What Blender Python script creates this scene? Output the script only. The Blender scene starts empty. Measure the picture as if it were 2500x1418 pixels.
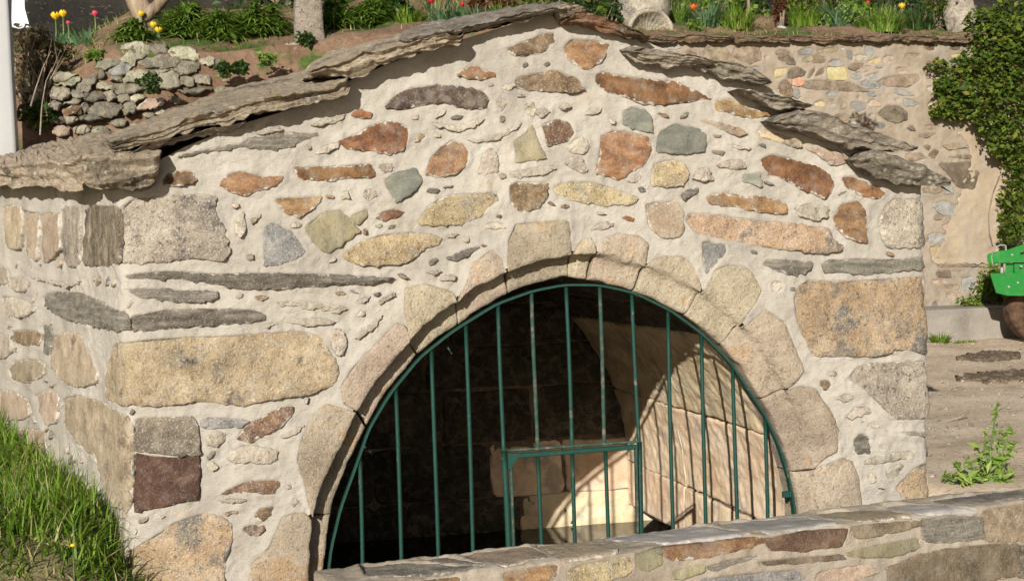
import bpy, math, random
import numpy as np
from mathutils import Vector, Matrix
random.seed(7); RNG = np.random.default_rng(11)
R_ = math.radians
sc = bpy.context.scene
# ---------------------------------------------------------------- camera
F, PSI, TH, ROLL, DIST = 3400.0, R_(12), R_(1.8), R_(1.75), 5.1
P0 = np.array([0, 0, 1.15])
FWD = np.array([math.sin(PSI)*math.cos(TH), math.cos(PSI)*math.cos(TH), -math.sin(TH)])
_r = np.cross(FWD, [0, 0, 1]); _r /= np.linalg.norm(_r); _u = np.cross(_r, FWD)
RIGHT = _r*math.cos(ROLL) - _u*math.sin(ROLL); UP = _u*math.cos(ROLL) + _r*math.sin(ROLL)
CAM = P0 - DIST*FWD
cd = bpy.data.cameras.new('camera'); cd.sensor_fit = 'HORIZONTAL'; cd.sensor_width = 36; cd.lens = F/2500*36
cd.clip_start = 0.05; cd.clip_end = 500
cam = bpy.data.objects.new('camera', cd); sc.collection.objects.link(cam); sc.camera = cam
M = Matrix.Identity(4)
for i in range(3):
    M[i][0] = RIGHT[i]; M[i][1] = UP[i]; M[i][2] = -FWD[i]; M[i][3] = CAM[i]
cam.matrix_world = M
# ---------------------------------------------------------------- light
SUN = Vector((0.79, 1.5, -0.615)).normalized()
w = bpy.data.worlds.new('World'); sc.world = w; w.use_nodes = True
nt = w.node_tree; bg = nt.nodes['Background']; sky = nt.nodes.new('ShaderNodeTexSky')
sky.sky_type = 'NISHITA'; sky.sun_disc = False
sky.sun_elevation = math.asin(-SUN.z); sky.sun_rotation = math.atan2(-SUN.x, -SUN.y) % (2*math.pi)
nt.links.new(sky.outputs[0], bg.inputs[0]); bg.inputs[1].default_value = 0.05
ld = bpy.data.lights.new('sun', 'SUN'); ld.energy = 5.0; ld.angle = R_(0.5); ld.color = (1.0, 0.955, 0.885)
lo = bpy.data.objects.new('sun', ld); sc.collection.objects.link(lo)
lo.rotation_euler = SUN.to_track_quat('-Z', 'Y').to_euler(); lo.location = (-4, -8, 6)
vs = sc.view_settings; vs.view_transform = 'Standard'; vs.look = 'None'; vs.gamma = 1; vs.exposure = 0.24
vs.use_curve_mapping = False
sc.cycles.diffuse_bounces = 1

# ---------------------------------------------------------------- helpers
def rays(p):
    p = np.asarray(p, float).reshape(-1, 2)
    return FWD + (p[:, :1]-1250)/F*RIGHT - (p[:, 1:]-709)/F*UP
def at(p, y=0.0):                       # points of the plane y = const seen at photo pixels p
    d = rays(p); return CAM + d*((y-CAM[1])/d[:, 1])[:, None]
def at1(px, py, y=0.0): return at([(px, py)], y)[0]
def on_plane(p, q, n):
    d = rays(p); t = ((np.asarray(q)-CAM)@n)/(d@n); return CAM + d*t[:, None]
REG = {'P': (0, 0, 1), 'A': (0, 0, .34), 'B': (800, 0, .34), 'C': (1600, 0, .36), 'D': (0, 450, .34), 'E': (800, 450, .34),
       'F': (1600, 450, .36), 'G': (0, 930, .3441), 'H': (1600, 930, .36), 'I': (800, 930, .3441), 'W': (1880, 90, .1692), 'X': (2200, 350, .3526)}
def PX(txt, reg='P'):
    ox, oy, s = REG[reg]; a = np.array([float(t) for t in txt.replace(',', ' ').split()]).reshape(-1, 2)
    return a*s + (ox, oy)
def _hash(ix, iy, iz, seed):
    h = (ix*374761393 + iy*668265263 + iz*1274126177 + seed*974711) & 0xffffffff
    h = ((h ^ (h >> 13))*1274126177) & 0xffffffff
    return ((h ^ (h >> 16)) & 0xffff)/32767.5 - 1.0
def vnoise(p, seed=0):
    p = np.asarray(p, float); i = np.floor(p).astype(np.int64); f = p-i; f = f*f*f*(f*(f*6-15)+10)
    r = 0
    for dx in (0, 1):
        wx = f[:, 0] if dx else 1-f[:, 0]
        for dy in (0, 1):
            wy = f[:, 1] if dy else 1-f[:, 1]
            for dz in (0, 1):
                wz = f[:, 2] if dz else 1-f[:, 2]
                r = r + wx*wy*wz*_hash(i[:, 0]+dx, i[:, 1]+dy, i[:, 2]+dz, seed)
    return r
def fbm(p, sc_=1.0, octv=3, seed=0):
    p = np.asarray(p, float)*sc_; r = 0; a = 1.0
    for k in range(octv): r = r + a*vnoise(p, seed+k*17); p = p*2.03+5.1; a *= .5
    return r
def sstep(a, b, x): t = np.clip((x-a)/(b-a), 0, 1); return t*t*(3-2*t)
def chaikin(p, n=1, closed=True):
    for _ in range(n):
        q = np.roll(p, -1, 0) if closed else None
        a = .88*p+.12*q; b = .12*p+.88*q; p = np.stack([a, b], 1).reshape(-1, 2)
    return p
def resample(p, step, closed=True, nmin=8, n=None):
    p = np.asarray(p, float); q = np.vstack([p, p[:1]]) if closed else p
    L = np.r_[0, np.cumsum(np.linalg.norm(np.diff(q, axis=0), axis=1))]
    n = n or max(nmin, int(L[-1]/step)); t = np.linspace(0, L[-1], n, endpoint=not closed)
    return np.stack([np.interp(t, L, q[:, k]) for k in range(q.shape[1])], 1)
def inside(P, poly):
    full = np.zeros(len(P), bool); lo, hi = poly.min(0), poly.max(0); ix = np.nonzero((P[:, 0] >= lo[0]) & (P[:, 0] <= hi[0]) & (P[:, 1] >= lo[1]) & (P[:, 1] <= hi[1]))[0]
    if len(ix) == 0: return full
    x, y = P[ix, 0], P[ix, 1]; c = np.zeros(len(ix), bool); n = len(poly); j = n-1
    for i in range(n):
        a, b = poly[i], poly[j]
        if a[1] != b[1]: c ^= ((a[1] > y) != (b[1] > y)) & (x < (b[0]-a[0])*(y-a[1])/(b[1]-a[1])+a[0])
        j = i
    full[ix] = c; return full
def pdist(P, poly, closed=True):
    d = np.full(len(P), 1e9); n = len(poly)
    for i in range(n if closed else n-1):
        a, b = poly[i], poly[(i+1) % n]; e = b-a; l = e@e+1e-12
        t = np.clip(((P-a)@e)/l, 0, 1); d = np.minimum(d, ((P-a-t[:, None]*e)**2).sum(1))
    return np.sqrt(d)

def base(o):                            # location of a parent in the world
    v = np.array(o.location); return v + (base(o.parent) if o.parent else 0)
def mk(name, V, Fc, mat, parent=None, attrs=None, smooth=True, loc=None):
    V = np.asarray(V, float); loc = V.mean(0) if loc is None else np.asarray(loc, float)
    me = bpy.data.meshes.new(name); W = (V-loc).astype(np.float32)
    if isinstance(Fc, np.ndarray):
        n, k = Fc.shape
        me.vertices.add(len(W)); me.vertices.foreach_set('co', W.ravel())
        me.loops.add(n*k); me.loops.foreach_set('vertex_index', Fc.astype(np.int32).ravel())
        me.polygons.add(n); me.polygons.foreach_set('loop_start', np.arange(0, n*k, k, dtype=np.int32))
    else: me.from_pydata(W.tolist(), [], Fc)
    me.update(calc_edges=True); me.validate()
    me.polygons.foreach_set('use_smooth', np.full(len(me.polygons), smooth))
    for k, v in (attrs or {}).items():
        v = np.asarray(v, np.float32); dom = 'POINT' if len(v) == len(V) else 'FACE'
        a = me.attributes.new(k, 'FLOAT', dom); a.data.foreach_set('value', v)
    if mat: me.materials.append(mat)
    o = bpy.data.objects.new(name, me); sc.collection.objects.link(o)
    if parent: o.parent = parent; o.location = loc - base(parent)
    else: o.location = loc
    return o
def empty(name, loc): o = bpy.data.objects.new(name, None); sc.collection.objects.link(o); o.location = loc; o.empty_display_size = .1; return o
def tag(o, label=None, cat=None, group=None, kind=None):
    for k, v in (('label', label), ('category', cat), ('group', group), ('kind', kind)):
        if v: o[k] = v
    return o
def gridfaces(nu, nv, cu=False, cv=False):
    u = np.arange(nu if cu else nu-1); v = np.arange(nv if cv else nv-1)
    a, b = np.meshgrid(u, v, indexing='ij'); a = a.ravel(); b = b.ravel(); a2 = (a+1) % nu; b2 = (b+1) % nv
    return np.stack([a*nv+b, a2*nv+b, a2*nv+b2, a*nv+b2], 1)
def tube(pts, rad, n=8, cap=True):
    pts = np.asarray(pts, float); m = len(pts); rad = np.broadcast_to(rad, (m,))
    T = np.gradient(pts, axis=0); T /= np.linalg.norm(T, axis=1)[:, None]+1e-12
    ref = np.array([0.31, 0.2, 0.1]) if abs(T[0][2]) > .8 else np.array([0, 0, 1.])
    A = np.cross(T, ref); A /= np.linalg.norm(A, axis=1)[:, None]; B = np.cross(T, A)
    th = np.arange(n)/n*2*math.pi
    V = pts[:, None] + rad[:, None, None]*(A[:, None]*np.cos(th)[None, :, None] + B[:, None]*np.sin(th)[None, :, None])
    Fs = gridfaces(m, n, cv=True).tolist()
    if cap: Fs += [list(range(n))[::-1], list(range((m-1)*n, m*n))]
    return V.reshape(-1, 3), Fs
def box(c, sx, sy, sz, ax=None, bev=.004):     # bevelled box; ax = 3x3 rows of its axes
    s = np.array([sx, sy, sz])/2; ax = np.eye(3) if ax is None else np.asarray(ax); b = min(bev, s.min()*.6); V = []
    for i in (-1, 1):
        for j in (-1, 1):
            for k in (-1, 1):
                for q in range(3):
                    v = np.array([i, j, k])*(s-b); v[q] += (i, j, k)[q]*b; V.append(v)
    import bmesh
    bm = bmesh.new(); [bm.verts.new(v) for v in V]; r = bmesh.ops.convex_hull(bm, input=bm.verts)
    bm.verts.index_update(); bm.faces.ensure_lookup_table()
    Vv = np.array([v.co[:] for v in bm.verts])@ax + np.asarray(c); Fs = [[v.index for v in f.verts] for f in bm.faces]; bm.free()
    return Vv, Fs
def join(parts):
    V = []; Fs = []; o = 0
    for v, f in parts: V.append(v); Fs += [[i+o for i in q] for q in f]; o += len(v)
    return np.vstack(V), Fs

# ---------------------------------------------------------------- materials
def link(nt, a, b): nt.links.new(a, b)
class NB:
    def __init__(s, name):
        s.m = bpy.data.materials.new(name); s.m.use_nodes = True; s.nt = s.m.node_tree; s.b = s.nt.nodes['Principled BSDF']
        s.b.inputs['Specular IOR Level'].default_value = .25; s.co = None
    def n(s, t, ins=None, **pr):
        x = s.nt.nodes.new(t)
        for k, v in pr.items(): setattr(x, k, v)
        for k, v in (ins or {}).items():
            i = x.inputs[k]
            if hasattr(v, 'is_linked'): s.nt.links.new(v, i)
            else: i.default_value = v
        return x
    def coords(s, scale=(1, 1, 1)):
        if s.co is None:
            tc = s.n('ShaderNodeTexCoord'); oi = s.n('ShaderNodeObjectInfo')
            mu = s.n('ShaderNodeMath', {0: oi.outputs['Random'], 1: 37.0}, operation='MULTIPLY')
            s.rnd = oi.outputs['Random']
            s.co = s.n('ShaderNodeVectorMath', {0: tc.outputs['Object'], 1: mu.outputs[0]}, operation='ADD').outputs[0]
        if scale == (1, 1, 1): return s.co
        return s.n('ShaderNodeVectorMath', {0: s.co, 1: scale}, operation='MULTIPLY').outputs[0]
    def noise(s, scale, detail=4, rough=.6, vec=None, dist=0):
        return s.n('ShaderNodeTexNoise', {'Vector': vec or s.coords(), 'Scale': scale, 'Detail': detail, 'Roughness': rough, 'Distortion': dist}).outputs[0]
    def ramp(s, fac, stops, interp='LINEAR'):
        r = s.n('ShaderNodeValToRGB', {0: fac}); e = r.color_ramp; e.interpolation = interp
        while len(e.elements) < len(stops): e.elements.new(.5)
        for el, (p, c) in zip(e.elements, stops): el.position = p; el.color = (*c, 1) if len(c) == 3 else c
        return r.outputs[0]
    def thr(s, fac, a, b): return s.n('ShaderNodeMapRange', {0: fac, 1: a, 2: b, 3: 0.0, 4: 1.0}, interpolation_type='SMOOTHSTEP').outputs[0]
    def mix(s, f, a, b, mode='MIX'):
        x = s.n('ShaderNodeMix', data_type='RGBA', blend_type=mode)
        for k, v in ((0, f), (6, a), (7, b)):
            if hasattr(v, 'is_linked'): s.nt.links.new(v, x.inputs[k])
            else: x.inputs[k].default_value = v if k == 0 else (*v, 1)
        return x.outputs[2]
    def math(s, op, a, b=0.0): return s.n('ShaderNodeMath', {0: a, 1: b}, operation=op).outputs[0]
    def attr(s, nm): return s.n('ShaderNodeAttribute', attribute_name=nm).outputs['Fac']
    def vary(s, col, v=.25, h=.02):
        s.coords(); hs = s.n('ShaderNodeHueSaturation', {'Color': col})
        r2 = s.math('FRACT', s.math('MULTIPLY', s.rnd, 7.31))
        s.nt.links.new(s.n('ShaderNodeMapRange', {0: s.rnd, 3: 1-v, 4: 1+v}).outputs[0], hs.inputs['Value'])
        s.nt.links.new(s.n('ShaderNodeMapRange', {0: r2, 3: .5-h, 4: .5+h}).outputs[0], hs.inputs['Hue'])
        return hs.outputs[0]
    def done(s, col, rough=.9, bump=None, bd=.01, bs=.6):
        if hasattr(col, 'is_linked'): s.nt.links.new(col, s.b.inputs['Base Color'])
        else: s.b.inputs['Base Color'].default_value = (*col, 1)
        s.b.inputs['Roughness'].default_value = rough
        if bump is not None:
            bn = s.n('ShaderNodeBump', {'Height': bump, 'Strength': bs, 'Distance': bd}); s.nt.links.new(bn.outputs[0], s.b.inputs['Normal'])
        return s.m
MORT = [(.30, (.36, .325, .27)), (.5, (.49, .447, .378)), (.72, (.575, .53, .455))]
def mk_stone(name, stops, scale=14, strata=(1, 1, 1), speck=.5, dark=(.05, .045, .04), light=(.66, .6, .5), patch=None, smear=.5, rough=.9, bump=.012, vary=.18, sscale=170, wear=.65, weath=(.30, .27, .22)):
    b = NB(name); co = b.coords(strata)
    n1 = b.noise(scale, 6, .62, co, .3); col = b.ramp(n1, stops)
    if patch:
        pc, t, ps = patch; col = b.mix(b.thr(b.noise(ps, 5, .65), t, t+.12), col, pc)
    n2 = b.noise(sscale, 3, .7); n3 = b.noise(sscale*.37, 4, .7, co)
    n6 = b.noise(19, 5, .7); col = b.mix(b.math('MULTIPLY', b.thr(n6, .47, .62), wear), col, b.mix(.55, col, weath))
    n7 = b.noise(33, 4, .75, None, .6); col = b.mix(b.math('MULTIPLY', b.thr(n7, .57, .66), wear*.8), col, b.mix(.6, col, (.05, .038, .028)))
    if speck:
        col = b.mix(b.math('MULTIPLY', b.thr(n2, .52, .66), speck*.75), col, light)
        col = b.mix(b.math('MULTIPLY', b.thr(n3, .54, .68), speck*.85), col, dark); nk = b.noise(sscale*1.7, 2, .6); col = b.mix(b.math('MULTIPLY', b.thr(nk, .56, .66), speck*.7), col, dark)
    col = b.vary(col, vary, .012)
    if smear:
        e = b.attr('edge'); k = b.math('ADD', e, b.math('MULTIPLY', b.math('SUBTRACT', b.noise(38, 4, .7), .5), 2.4))
        col = b.mix(b.thr(k, 1.28-smear*.75, 1.5-smear*.75), col, b.ramp(b.noise(60, 3), MORT))
        n4 = b.noise(55, 5, .75)                       # thin lime splashes over the face
        col = b.mix(b.math('MULTIPLY', b.thr(n4, .60, .70), .55*smear), col, (.62, .55, .46))
    h = b.math('ADD', b.math('MULTIPLY', n1, .9), b.math('ADD', b.math('MULTIPLY', n3, .55), b.math('ADD', b.math('MULTIPLY', n2, .3), b.math('MULTIPLY', n7, .7))))
    return b.done(col, rough, h, bump, .8)
MT = {}
MT['r'] = mk_stone('stone_rust', [(.3, (.06, .033, .02)), (.5, (.175, .078, .033)), (.68, (.29, .15, .07))], 16, speck=.25, smear=.55, light=(.5, .36, .2))
MT['o'] = mk_stone('stone_ochre_rust', [(.28, (.085, .052, .03)), (.5, (.245, .135, .058)), (.7, (.39, .25, .125))], 13, (1, 1, 1.8), speck=.3, smear=.55)
MT['g'] = mk_stone('granite_ochre', [(.3, (.22, .16, .085)), (.52, (.38, .285, .155)), (.72, (.50, .40, .25))], 9, speck=.8, smear=.5, patch=((.26, .22, .16), .52, 7), bump=.016)
MT['G'] = mk_stone('granite_grey', [(.3, (.20, .17, .13)), (.5, (.37, .32, .24)), (.7, (.52, .46, .36))], 9, speck=.9, smear=.45, patch=((.13, .12, .105), .52, 5), bump=.018)
MT['d'] = mk_stone('schist_purple', [(.3, (.035, .025, .022)), (.5, (.075, .05, .04)), (.7, (.14, .085, .05))], 9, speck=.25, smear=.4)
MT['s'] = mk_stone('slate_green', [(.3, (.12, .125, .10)), (.5, (.18, .185, .15)), (.7, (.26, .25, .18))], 8, (1, 1, 3), speck=.15, smear=.28, bump=.006)
MT['y'] = mk_stone('slate_yellow', [(.3, (.14, .125, .075)), (.5, (.24, .21, .125)), (.7, (.33, .28, .16))], 8, (3, 1, 1), speck=.2, smear=.25, bump=.007)
MT['b'] = mk_stone('stone_brown', [(.3, (.07, .042, .025)), (.5, (.16, .095, .05)), (.7, (.30, .20, .12))], 16, speck=.5, smear=.55)
MT['p'] = mk_stone('stone_pale', [(.3, (.30, .25, .19)), (.5, (.47, .40, .31)), (.7, (.58, .51, .41))], 15, speck=.6, smear=.8, dark=(.10, .085, .07), bump=.025)
MT['h'] = mk_stone('schist_grey', [(.3, (.09, .082, .064)), (.5, (.205, .185, .145)), (.7, (.36, .325, .26))], 9, (1, 1, 7), speck=.45, smear=.4, bump=.02)
MT['D'] = mk_stone('schist_dark', [(.3, (.07, .058, .045)), (.5, (.17, .145, .11)), (.7, (.33, .29, .23))], 9, (1, 1, 6), speck=.5, smear=.4, bump=.02)
MT['u'] = mk_stone('stone_blue_grey', [(.3, (.12, .117, .112)), (.5, (.21, .205, .195)), (.7, (.36, .34, .305))], 12, speck=.6, smear=.5)
MT['t'] = mk_stone('stone_tan', [(.3, (.22, .165, .105)), (.5, (.36, .28, .185)), (.7, (.47, .38, .27))], 9, (1, 1, 1), speck=.5, smear=.6, patch=((.16, .11, .07), .56, 6))
MT['k'] = mk_stone('stone_pink', [(.3, (.23, .155, .105)), (.5, (.36, .265, .185)), (.7, (.48, .385, .29))], 9, speck=.5, smear=.6)
MT['R'] = mk_stone('stone_red_brown', [(.3, (.035, .022, .016)), (.5, (.08, .04, .027)), (.7, (.14, .08, .05))], 10, speck=.15, smear=.2, wear=.25)
MT['Q'] = mk_stone('granite_blotched', [(.3, (.20, .15, .085)), (.5, (.36, .275, .165)), (.7, (.48, .39, .26))], 8, speck=.6, smear=.35, patch=((.085, .07, .05), .54, 6), bump=.02, wear=.7)
MT['T'] = mk_stone('slate_cap', [(.3, (.22, .205, .185)), (.5, (.34, .32, .29)), (.7, (.46, .43, .39))], 6, (1, 1, 1), speck=.25, smear=.25, bump=.006, wear=.4)
MT['O'] = mk_stone('granite_orange', [(.3, (.28, .185, .10)), (.5, (.43, .305, .175)), (.7, (.55, .43, .29))], 7, speck=.8, smear=.4, patch=((.16, .145, .12), .51, 5), bump=.018)
MT['q'] = mk_stone('quoin_two_tone', [(.3, (.06, .05, .035)), (.5, (.14, .12, .085)), (.7, (.24, .20, .14))], 12, speck=.5, smear=.35)
MT['z'] = mk_stone('granite_stained', [(.3, (.06, .045, .03)), (.48, (.18, .14, .09)), (.66, (.40, .33, .23))], 8, (3, 3, .8), speck=.6, smear=.3, bump=.02)
MT['v'] = mk_stone('granite_arch', [(.3, (.26, .205, .14)), (.5, (.40, .325, .23)), (.7, (.51, .435, .33))], 6, speck=.8, smear=.22, dark=(.12, .09, .06), light=(.62, .55, .45), patch=((.42, .29, .16), .55, 6), bump=.018, sscale=230, wear=.45)
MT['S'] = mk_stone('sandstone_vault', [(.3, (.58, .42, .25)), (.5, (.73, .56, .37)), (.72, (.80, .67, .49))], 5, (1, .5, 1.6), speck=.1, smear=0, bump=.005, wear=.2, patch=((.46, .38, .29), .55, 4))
MT['N'] = mk_stone('vault_shade_stone', [(.3, (.025, .022, .016)), (.5, (.06, .05, .035)), (.72, (.12, .095, .065))], 6, speck=.2, smear=0, bump=.03, patch=((.035, .05, .02), .55, 4))  # dark copy of the vault stone, with shade put into its colour
MT['w'] = mk_stone('rear_stone_grey', [(.3, (.15, .145, .135)), (.5, (.235, .23, .21)), (.7, (.33, .31, .28))], 10, speck=.25, smear=.2, vary=.3)
MT['x'] = mk_stone('rear_stone_brown', [(.3, (.09, .065, .04)), (.5, (.19, .14, .09)), (.7, (.30, .235, .16))], 10, speck=.3, smear=.25, vary=.35)
MT['Y'] = mk_stone('rear_stone_yellow', [(.3, (.34, .26, .12)), (.5, (.44, .35, .18)), (.7, (.5, .42, .26))], 8, speck=.1, smear=.25)
MT['B'] = mk_stone('rear_brick', [(.3, (.34, .13, .07)), (.5, (.45, .2, .11)), (.7, (.55, .36, .25))], 14, speck=.1, smear=.4)
MT['H'] = mk_stone('rear_hole', [(.3, (.02, .013, .008)), (.5, (.045, .03, .018)), (.7, (.12, .08, .05))], 14, speck=.1, smear=.3)
MT['l'] = mk_stone('lichen_stone', [(.3, (.17, .16, .10)), (.5, (.34, .32, .215)), (.7, (.50, .475, .34))], 14, speck=.7, smear=0, patch=((.10, .09, .06), .55, 9), bump=.02, vary=.35)
MT['m'] = mk_stone('field_stone', [(.3, (.11, .095, .07)), (.5, (.215, .19, .14)), (.7, (.34, .305, .22))], 14, speck=.5, smear=0, patch=((.24, .22, .10), .6, 11), bump=.02, vary=.4)
def mk_slab(name, stops, lich=.5, sand=.0):
    b = NB(name); co = b.coords((1, 1, 4)); n1 = b.noise(13, 8, .72, co, .5); col = b.ramp(n1, stops)
    n5 = b.noise(4.5, 5, .6); col = b.mix(b.math('MULTIPLY', b.thr(n5, .52, .64), .7), col, b.ramp(b.noise(30, 4, .7), [(.35, (.05, .042, .03)), (.6, (.12, .10, .07))]))
    if sand:
        up = b.n('ShaderNodeSeparateXYZ', {0: b.n('ShaderNodeNewGeometry').outputs['Normal']}).outputs[2]
        col = b.mix(b.math('MULTIPLY', b.thr(up, .55, .85), b.math('MULTIPLY', b.thr(b.noise(5, 4, .6), .42, .58), sand)), col, b.ramp(b.noise(50, 4, .7), [(.35, (.30, .22, .14)), (.65, (.52, .42, .30))]))
    v = b.n('ShaderNodeTexVoronoi', {'Vector': b.coords(), 'Scale': 34.0, 'Randomness': 1.0}); vd = v.outputs['Distance']
    vk = b.math('MULTIPLY', b.thr(vd, .34, .20), b.thr(b.noise(9, 3), .46, .54))
    col = b.mix(b.math('MULTIPLY', vk, lich), col, (.50, .48, .40))
    nf = b.noise(130, 3, .7); col = b.mix(b.math('MULTIPLY', b.thr(nf, .56, .7), .55), col, (.40, .36, .28)); nd = b.noise(60, 4, .75)
    col = b.mix(b.math('MULTIPLY', b.thr(nd, .57, .68), .6), col, (.055, .047, .036))
    col = b.mix(b.thr(b.noise(11, 3, .5), .70, .76), col, (.26, .17, .03))
    h = b.math('ADD', n1, b.math('ADD', b.math('MULTIPLY', nd, .7), b.math('MULTIPLY', nf, .3)))
    return b.done(b.vary(col, .12, .01), .92, h, .022, .8)
MT['slab'] = mk_slab('roof_slab_schist', [(.32, (.18, .145, .095)), (.5, (.37, .30, .21)), (.68, (.54, .455, .34))], .8, .9)
MT['slabg'] = mk_slab('roof_slab_grey', [(.32, (.11, .095, .07)), (.5, (.29, .25, .19)), (.68, (.46, .405, .32))], .5)
MT['slabr'] = mk_slab('roof_slab_red', [(.3, (.13, .065, .035)), (.5, (.24, .13, .07)), (.7, (.30, .22, .15))], .5)
MT['cope'] = mk_slab('coping_brown', [(.3, (.10, .065, .04)), (.5, (.20, .135, .08)), (.7, (.30, .22, .15))], .2)
def mk_mortar(name, stops, g=.5):
    b = NB(name); n1 = b.noise(3.2, 6, .6, None, .2); col = b.ramp(n1, stops)
    n2 = b.noise(22, 5, .7); col = b.mix(b.math('MULTIPLY', b.thr(n2, .52, .72), g), col, (.43, .385, .33))
    n3 = b.noise(75, 5, .8, b.coords((1, 1, 2.2))); n4 = b.noise(260, 2, .6)
    col = b.mix(b.math('MULTIPLY', b.thr(n3, .60, .74), .35), col, (.36, .29, .21)); n5 = b.noise(9, 4, .7)
    col = b.mix(b.math('MULTIPLY', b.thr(n5, .58, .70), .30), col, (.55, .42, .27))
    n8 = b.noise(2.1, 6, .7, b.coords((1.6, 1.6, .7))); col = b.mix(b.math('MULTIPLY', b.thr(n8, .48, .66), .6), col, (.36, .32, .275))
    n9 = b.noise(420, 2, .5); col = b.mix(b.math('MULTIPLY', b.thr(n9, .60, .72), .35), col, (.25, .21, .17)); col = b.mix(b.math('MULTIPLY', b.thr(n9, .40, .30), .35), col, (.75, .70, .62))
    h = b.math('ADD', b.math('MULTIPLY', n3, .9), b.math('ADD', b.math('MULTIPLY', n4, .4), b.math('ADD', n2, b.math('MULTIPLY', n9, .2))))
    return b.done(col, .95, h, .009, .8)
MT['mortar'] = mk_mortar('lime_mortar', MORT)
MT['mortar2'] = mk_mortar('parapet_mortar', [(.3, (.25, .20, .145)), (.5, (.36, .30, .225)), (.7, (.45, .385, .30))])
MT['mortar3'] = mk_mortar('rear_wall_mortar', [(.3, (.25, .195, .135)), (.5, (.34, .275, .20)), (.72, (.42, .35, .27))])
MT['plaster'] = mk_mortar('old_plaster', [(.3, (.32, .245, .165)), (.5, (.42, .33, .225)), (.72, (.50, .41, .30))], .25)
MT['concrete'] = mk_mortar('weathered_concrete', [(.3, (.22, .195, .165)), (.5, (.32, .285, .24)), (.72, (.40, .36, .31))], .3)
MT['vault'] = mk_mortar('vault_joint', [(.3, (.10, .07, .045)), (.6, (.2, .14, .09))])
def mk_iron():
    b = NB('green_painted_iron'); n = b.noise(9, 4, .7); n2 = b.noise(80, 4, .7)
    col = b.mix(b.thr(n2, .45, .75), (.012, .052, .038), (.02, .072, .054)); k = b.thr(b.math('ADD', n, b.math('MULTIPLY', n2, .35)), .80, .90)
    col = b.mix(k, col, (.17, .135, .10)); return b.done(col, .5, n2, .002, .4)
MT['iron'] = mk_iron()
b = NB('rusty_iron'); MT['rust'] = b.done(b.ramp(b.noise(40, 4, .7), [(.38, (.016, .06, .045)), (.55, (.05, .075, .055)), (.7, (.20, .14, .10))]), .75, b.noise(90), .002)
def mk_soil(name, stops, sc2=3, green=None, bd=.03):
    b = NB(name); n = b.noise(sc2, 7, .7); col = b.ramp(n, stops); n2 = b.noise(45, 5, .75); col = b.mix(b.math('MULTIPLY', b.thr(n2, .5, .7), .5), col, (.10, .06, .035))
    n3 = b.noise(18, 4, .7); col = b.mix(b.math('MULTIPLY', b.thr(n3, .6, .68), .5), col, (.42, .31, .20))
    if green: col = b.mix(b.thr(b.noise(2.2, 5, .7), green, green+.1), col, b.ramp(b.noise(30, 4), [(.3, (.035, .07, .015)), (.7, (.12, .17, .04))]))
    return b.done(col, .97, b.math('ADD', n2, b.noise(9, 4)), bd, .8)
MT['soil'] = mk_soil('garden_soil', [(.3, (.17, .10, .062)), (.5, (.27, .165, .105)), (.7, (.37, .25, .165))], 3, .50)
MT['dirt'] = mk_soil('trodden_dirt', [(.3, (.46, .35, .235)), (.5, (.60, .475, .34)), (.7, (.70, .575, .44))], 2.2, None, .008)
MT['turf'] = mk_soil('turf_soil', [(.3, (.08, .075, .035)), (.5, (.17, .14, .07)), (.7, (.30, .24, .135))], 5)
MT['hill'] = mk_soil('dark_hillside', [(.3, (.014, .014, .011)), (.5, (.03, .027, .021)), (.7, (.055, .048, .038))], 2, .66)  # shade on the far slope is put into this dark colour
def mk_leaf(name, stops, trans=.32):
    b = NB(name); t = b.attr('tint'); col = b.ramp(t, stops); m = b.done(col, .55)
    tr = b.n('ShaderNodeBsdfTranslucent', {'Color': b.mix(.5, col, (.25, .35, .03))}); mx = b.n('ShaderNodeMixShader', {0: trans, 1: b.b.outputs[0], 2: tr.outputs[0]})
    b.nt.links.new(mx.outputs[0], b.nt.nodes['Material Output'].inputs[0]); return m
MT['grass'] = mk_leaf('grass_blades', [(0, (.05, .11, .008)), (.5, (.13, .24, .02)), (.8, (.25, .35, .05)), (.9, (.36, .31, .13)), (1, (.48, .40, .22))])
MT['lily'] = mk_leaf('lily_leaves', [(0, (.06, .13, .014)), (.5, (.16, .28, .035)), (1, (.34, .43, .11))])
MT['ivy'] = mk_leaf('ivy_leaves', [(0, (.018, .035, .006)), (.45, (.06, .10, .012)), (.8, (.15, .20, .02)), (.95, (.25, .25, .04)), (1, (.20, .11, .04))])
MT['ivyl'] = mk_leaf('ivy_leaves_bright', [(0, (.04, .075, .008)), (.5, (.11, .17, .018)), (1, (.24, .28, .04))])
MT['dry'] = mk_leaf('dry_bush', [(0, (.065, .04, .024)), (.5, (.15, .10, .06)), (.8, (.20, .15, .09)), (.88, (.07, .10, .03)), (1, (.14, .18, .05))])
MT['blue'] = mk_leaf('tulip_leaves', [(0, (.06, .13, .06)), (1, (.16, .27, .13))])
MT['darkleaf'] = mk_leaf('dark_leaves', [(0, (.012, .03, .008)), (.6, (.04, .085, .02)), (1, (.11, .17, .05))])
MT['redleaf'] = mk_leaf('red_leaves', [(0, (.06, .012, .01)), (.6, (.14, .04, .025)), (1, (.16, .14, .05))])
def flat(name, c, rough=.6, var=.0):
    b = NB(name); col = b.mix(b.noise(20, 3), tuple(x*(1-var) for x in c), tuple(min(1, x*(1+var)) for x in c)) if var else c
    return b.done(col, rough)
MT['yel'] = flat('petal_yellow', (.75, .48, .02), .5, .2); MT['org'] = flat('petal_orange', (.65, .11, .02), .5, .3); MT['pnk'] = flat('petal_pink', (.55, .07, .10), .5, .3)
MT['red'] = flat('petal_red', (.42, .015, .02), .5, .3); MT['wht'] = flat('white_paint', (.40, .395, .385), .7, .08); MT['plastic'] = flat('white_sheeting', (.78, .80, .83), .4, .08)
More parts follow.
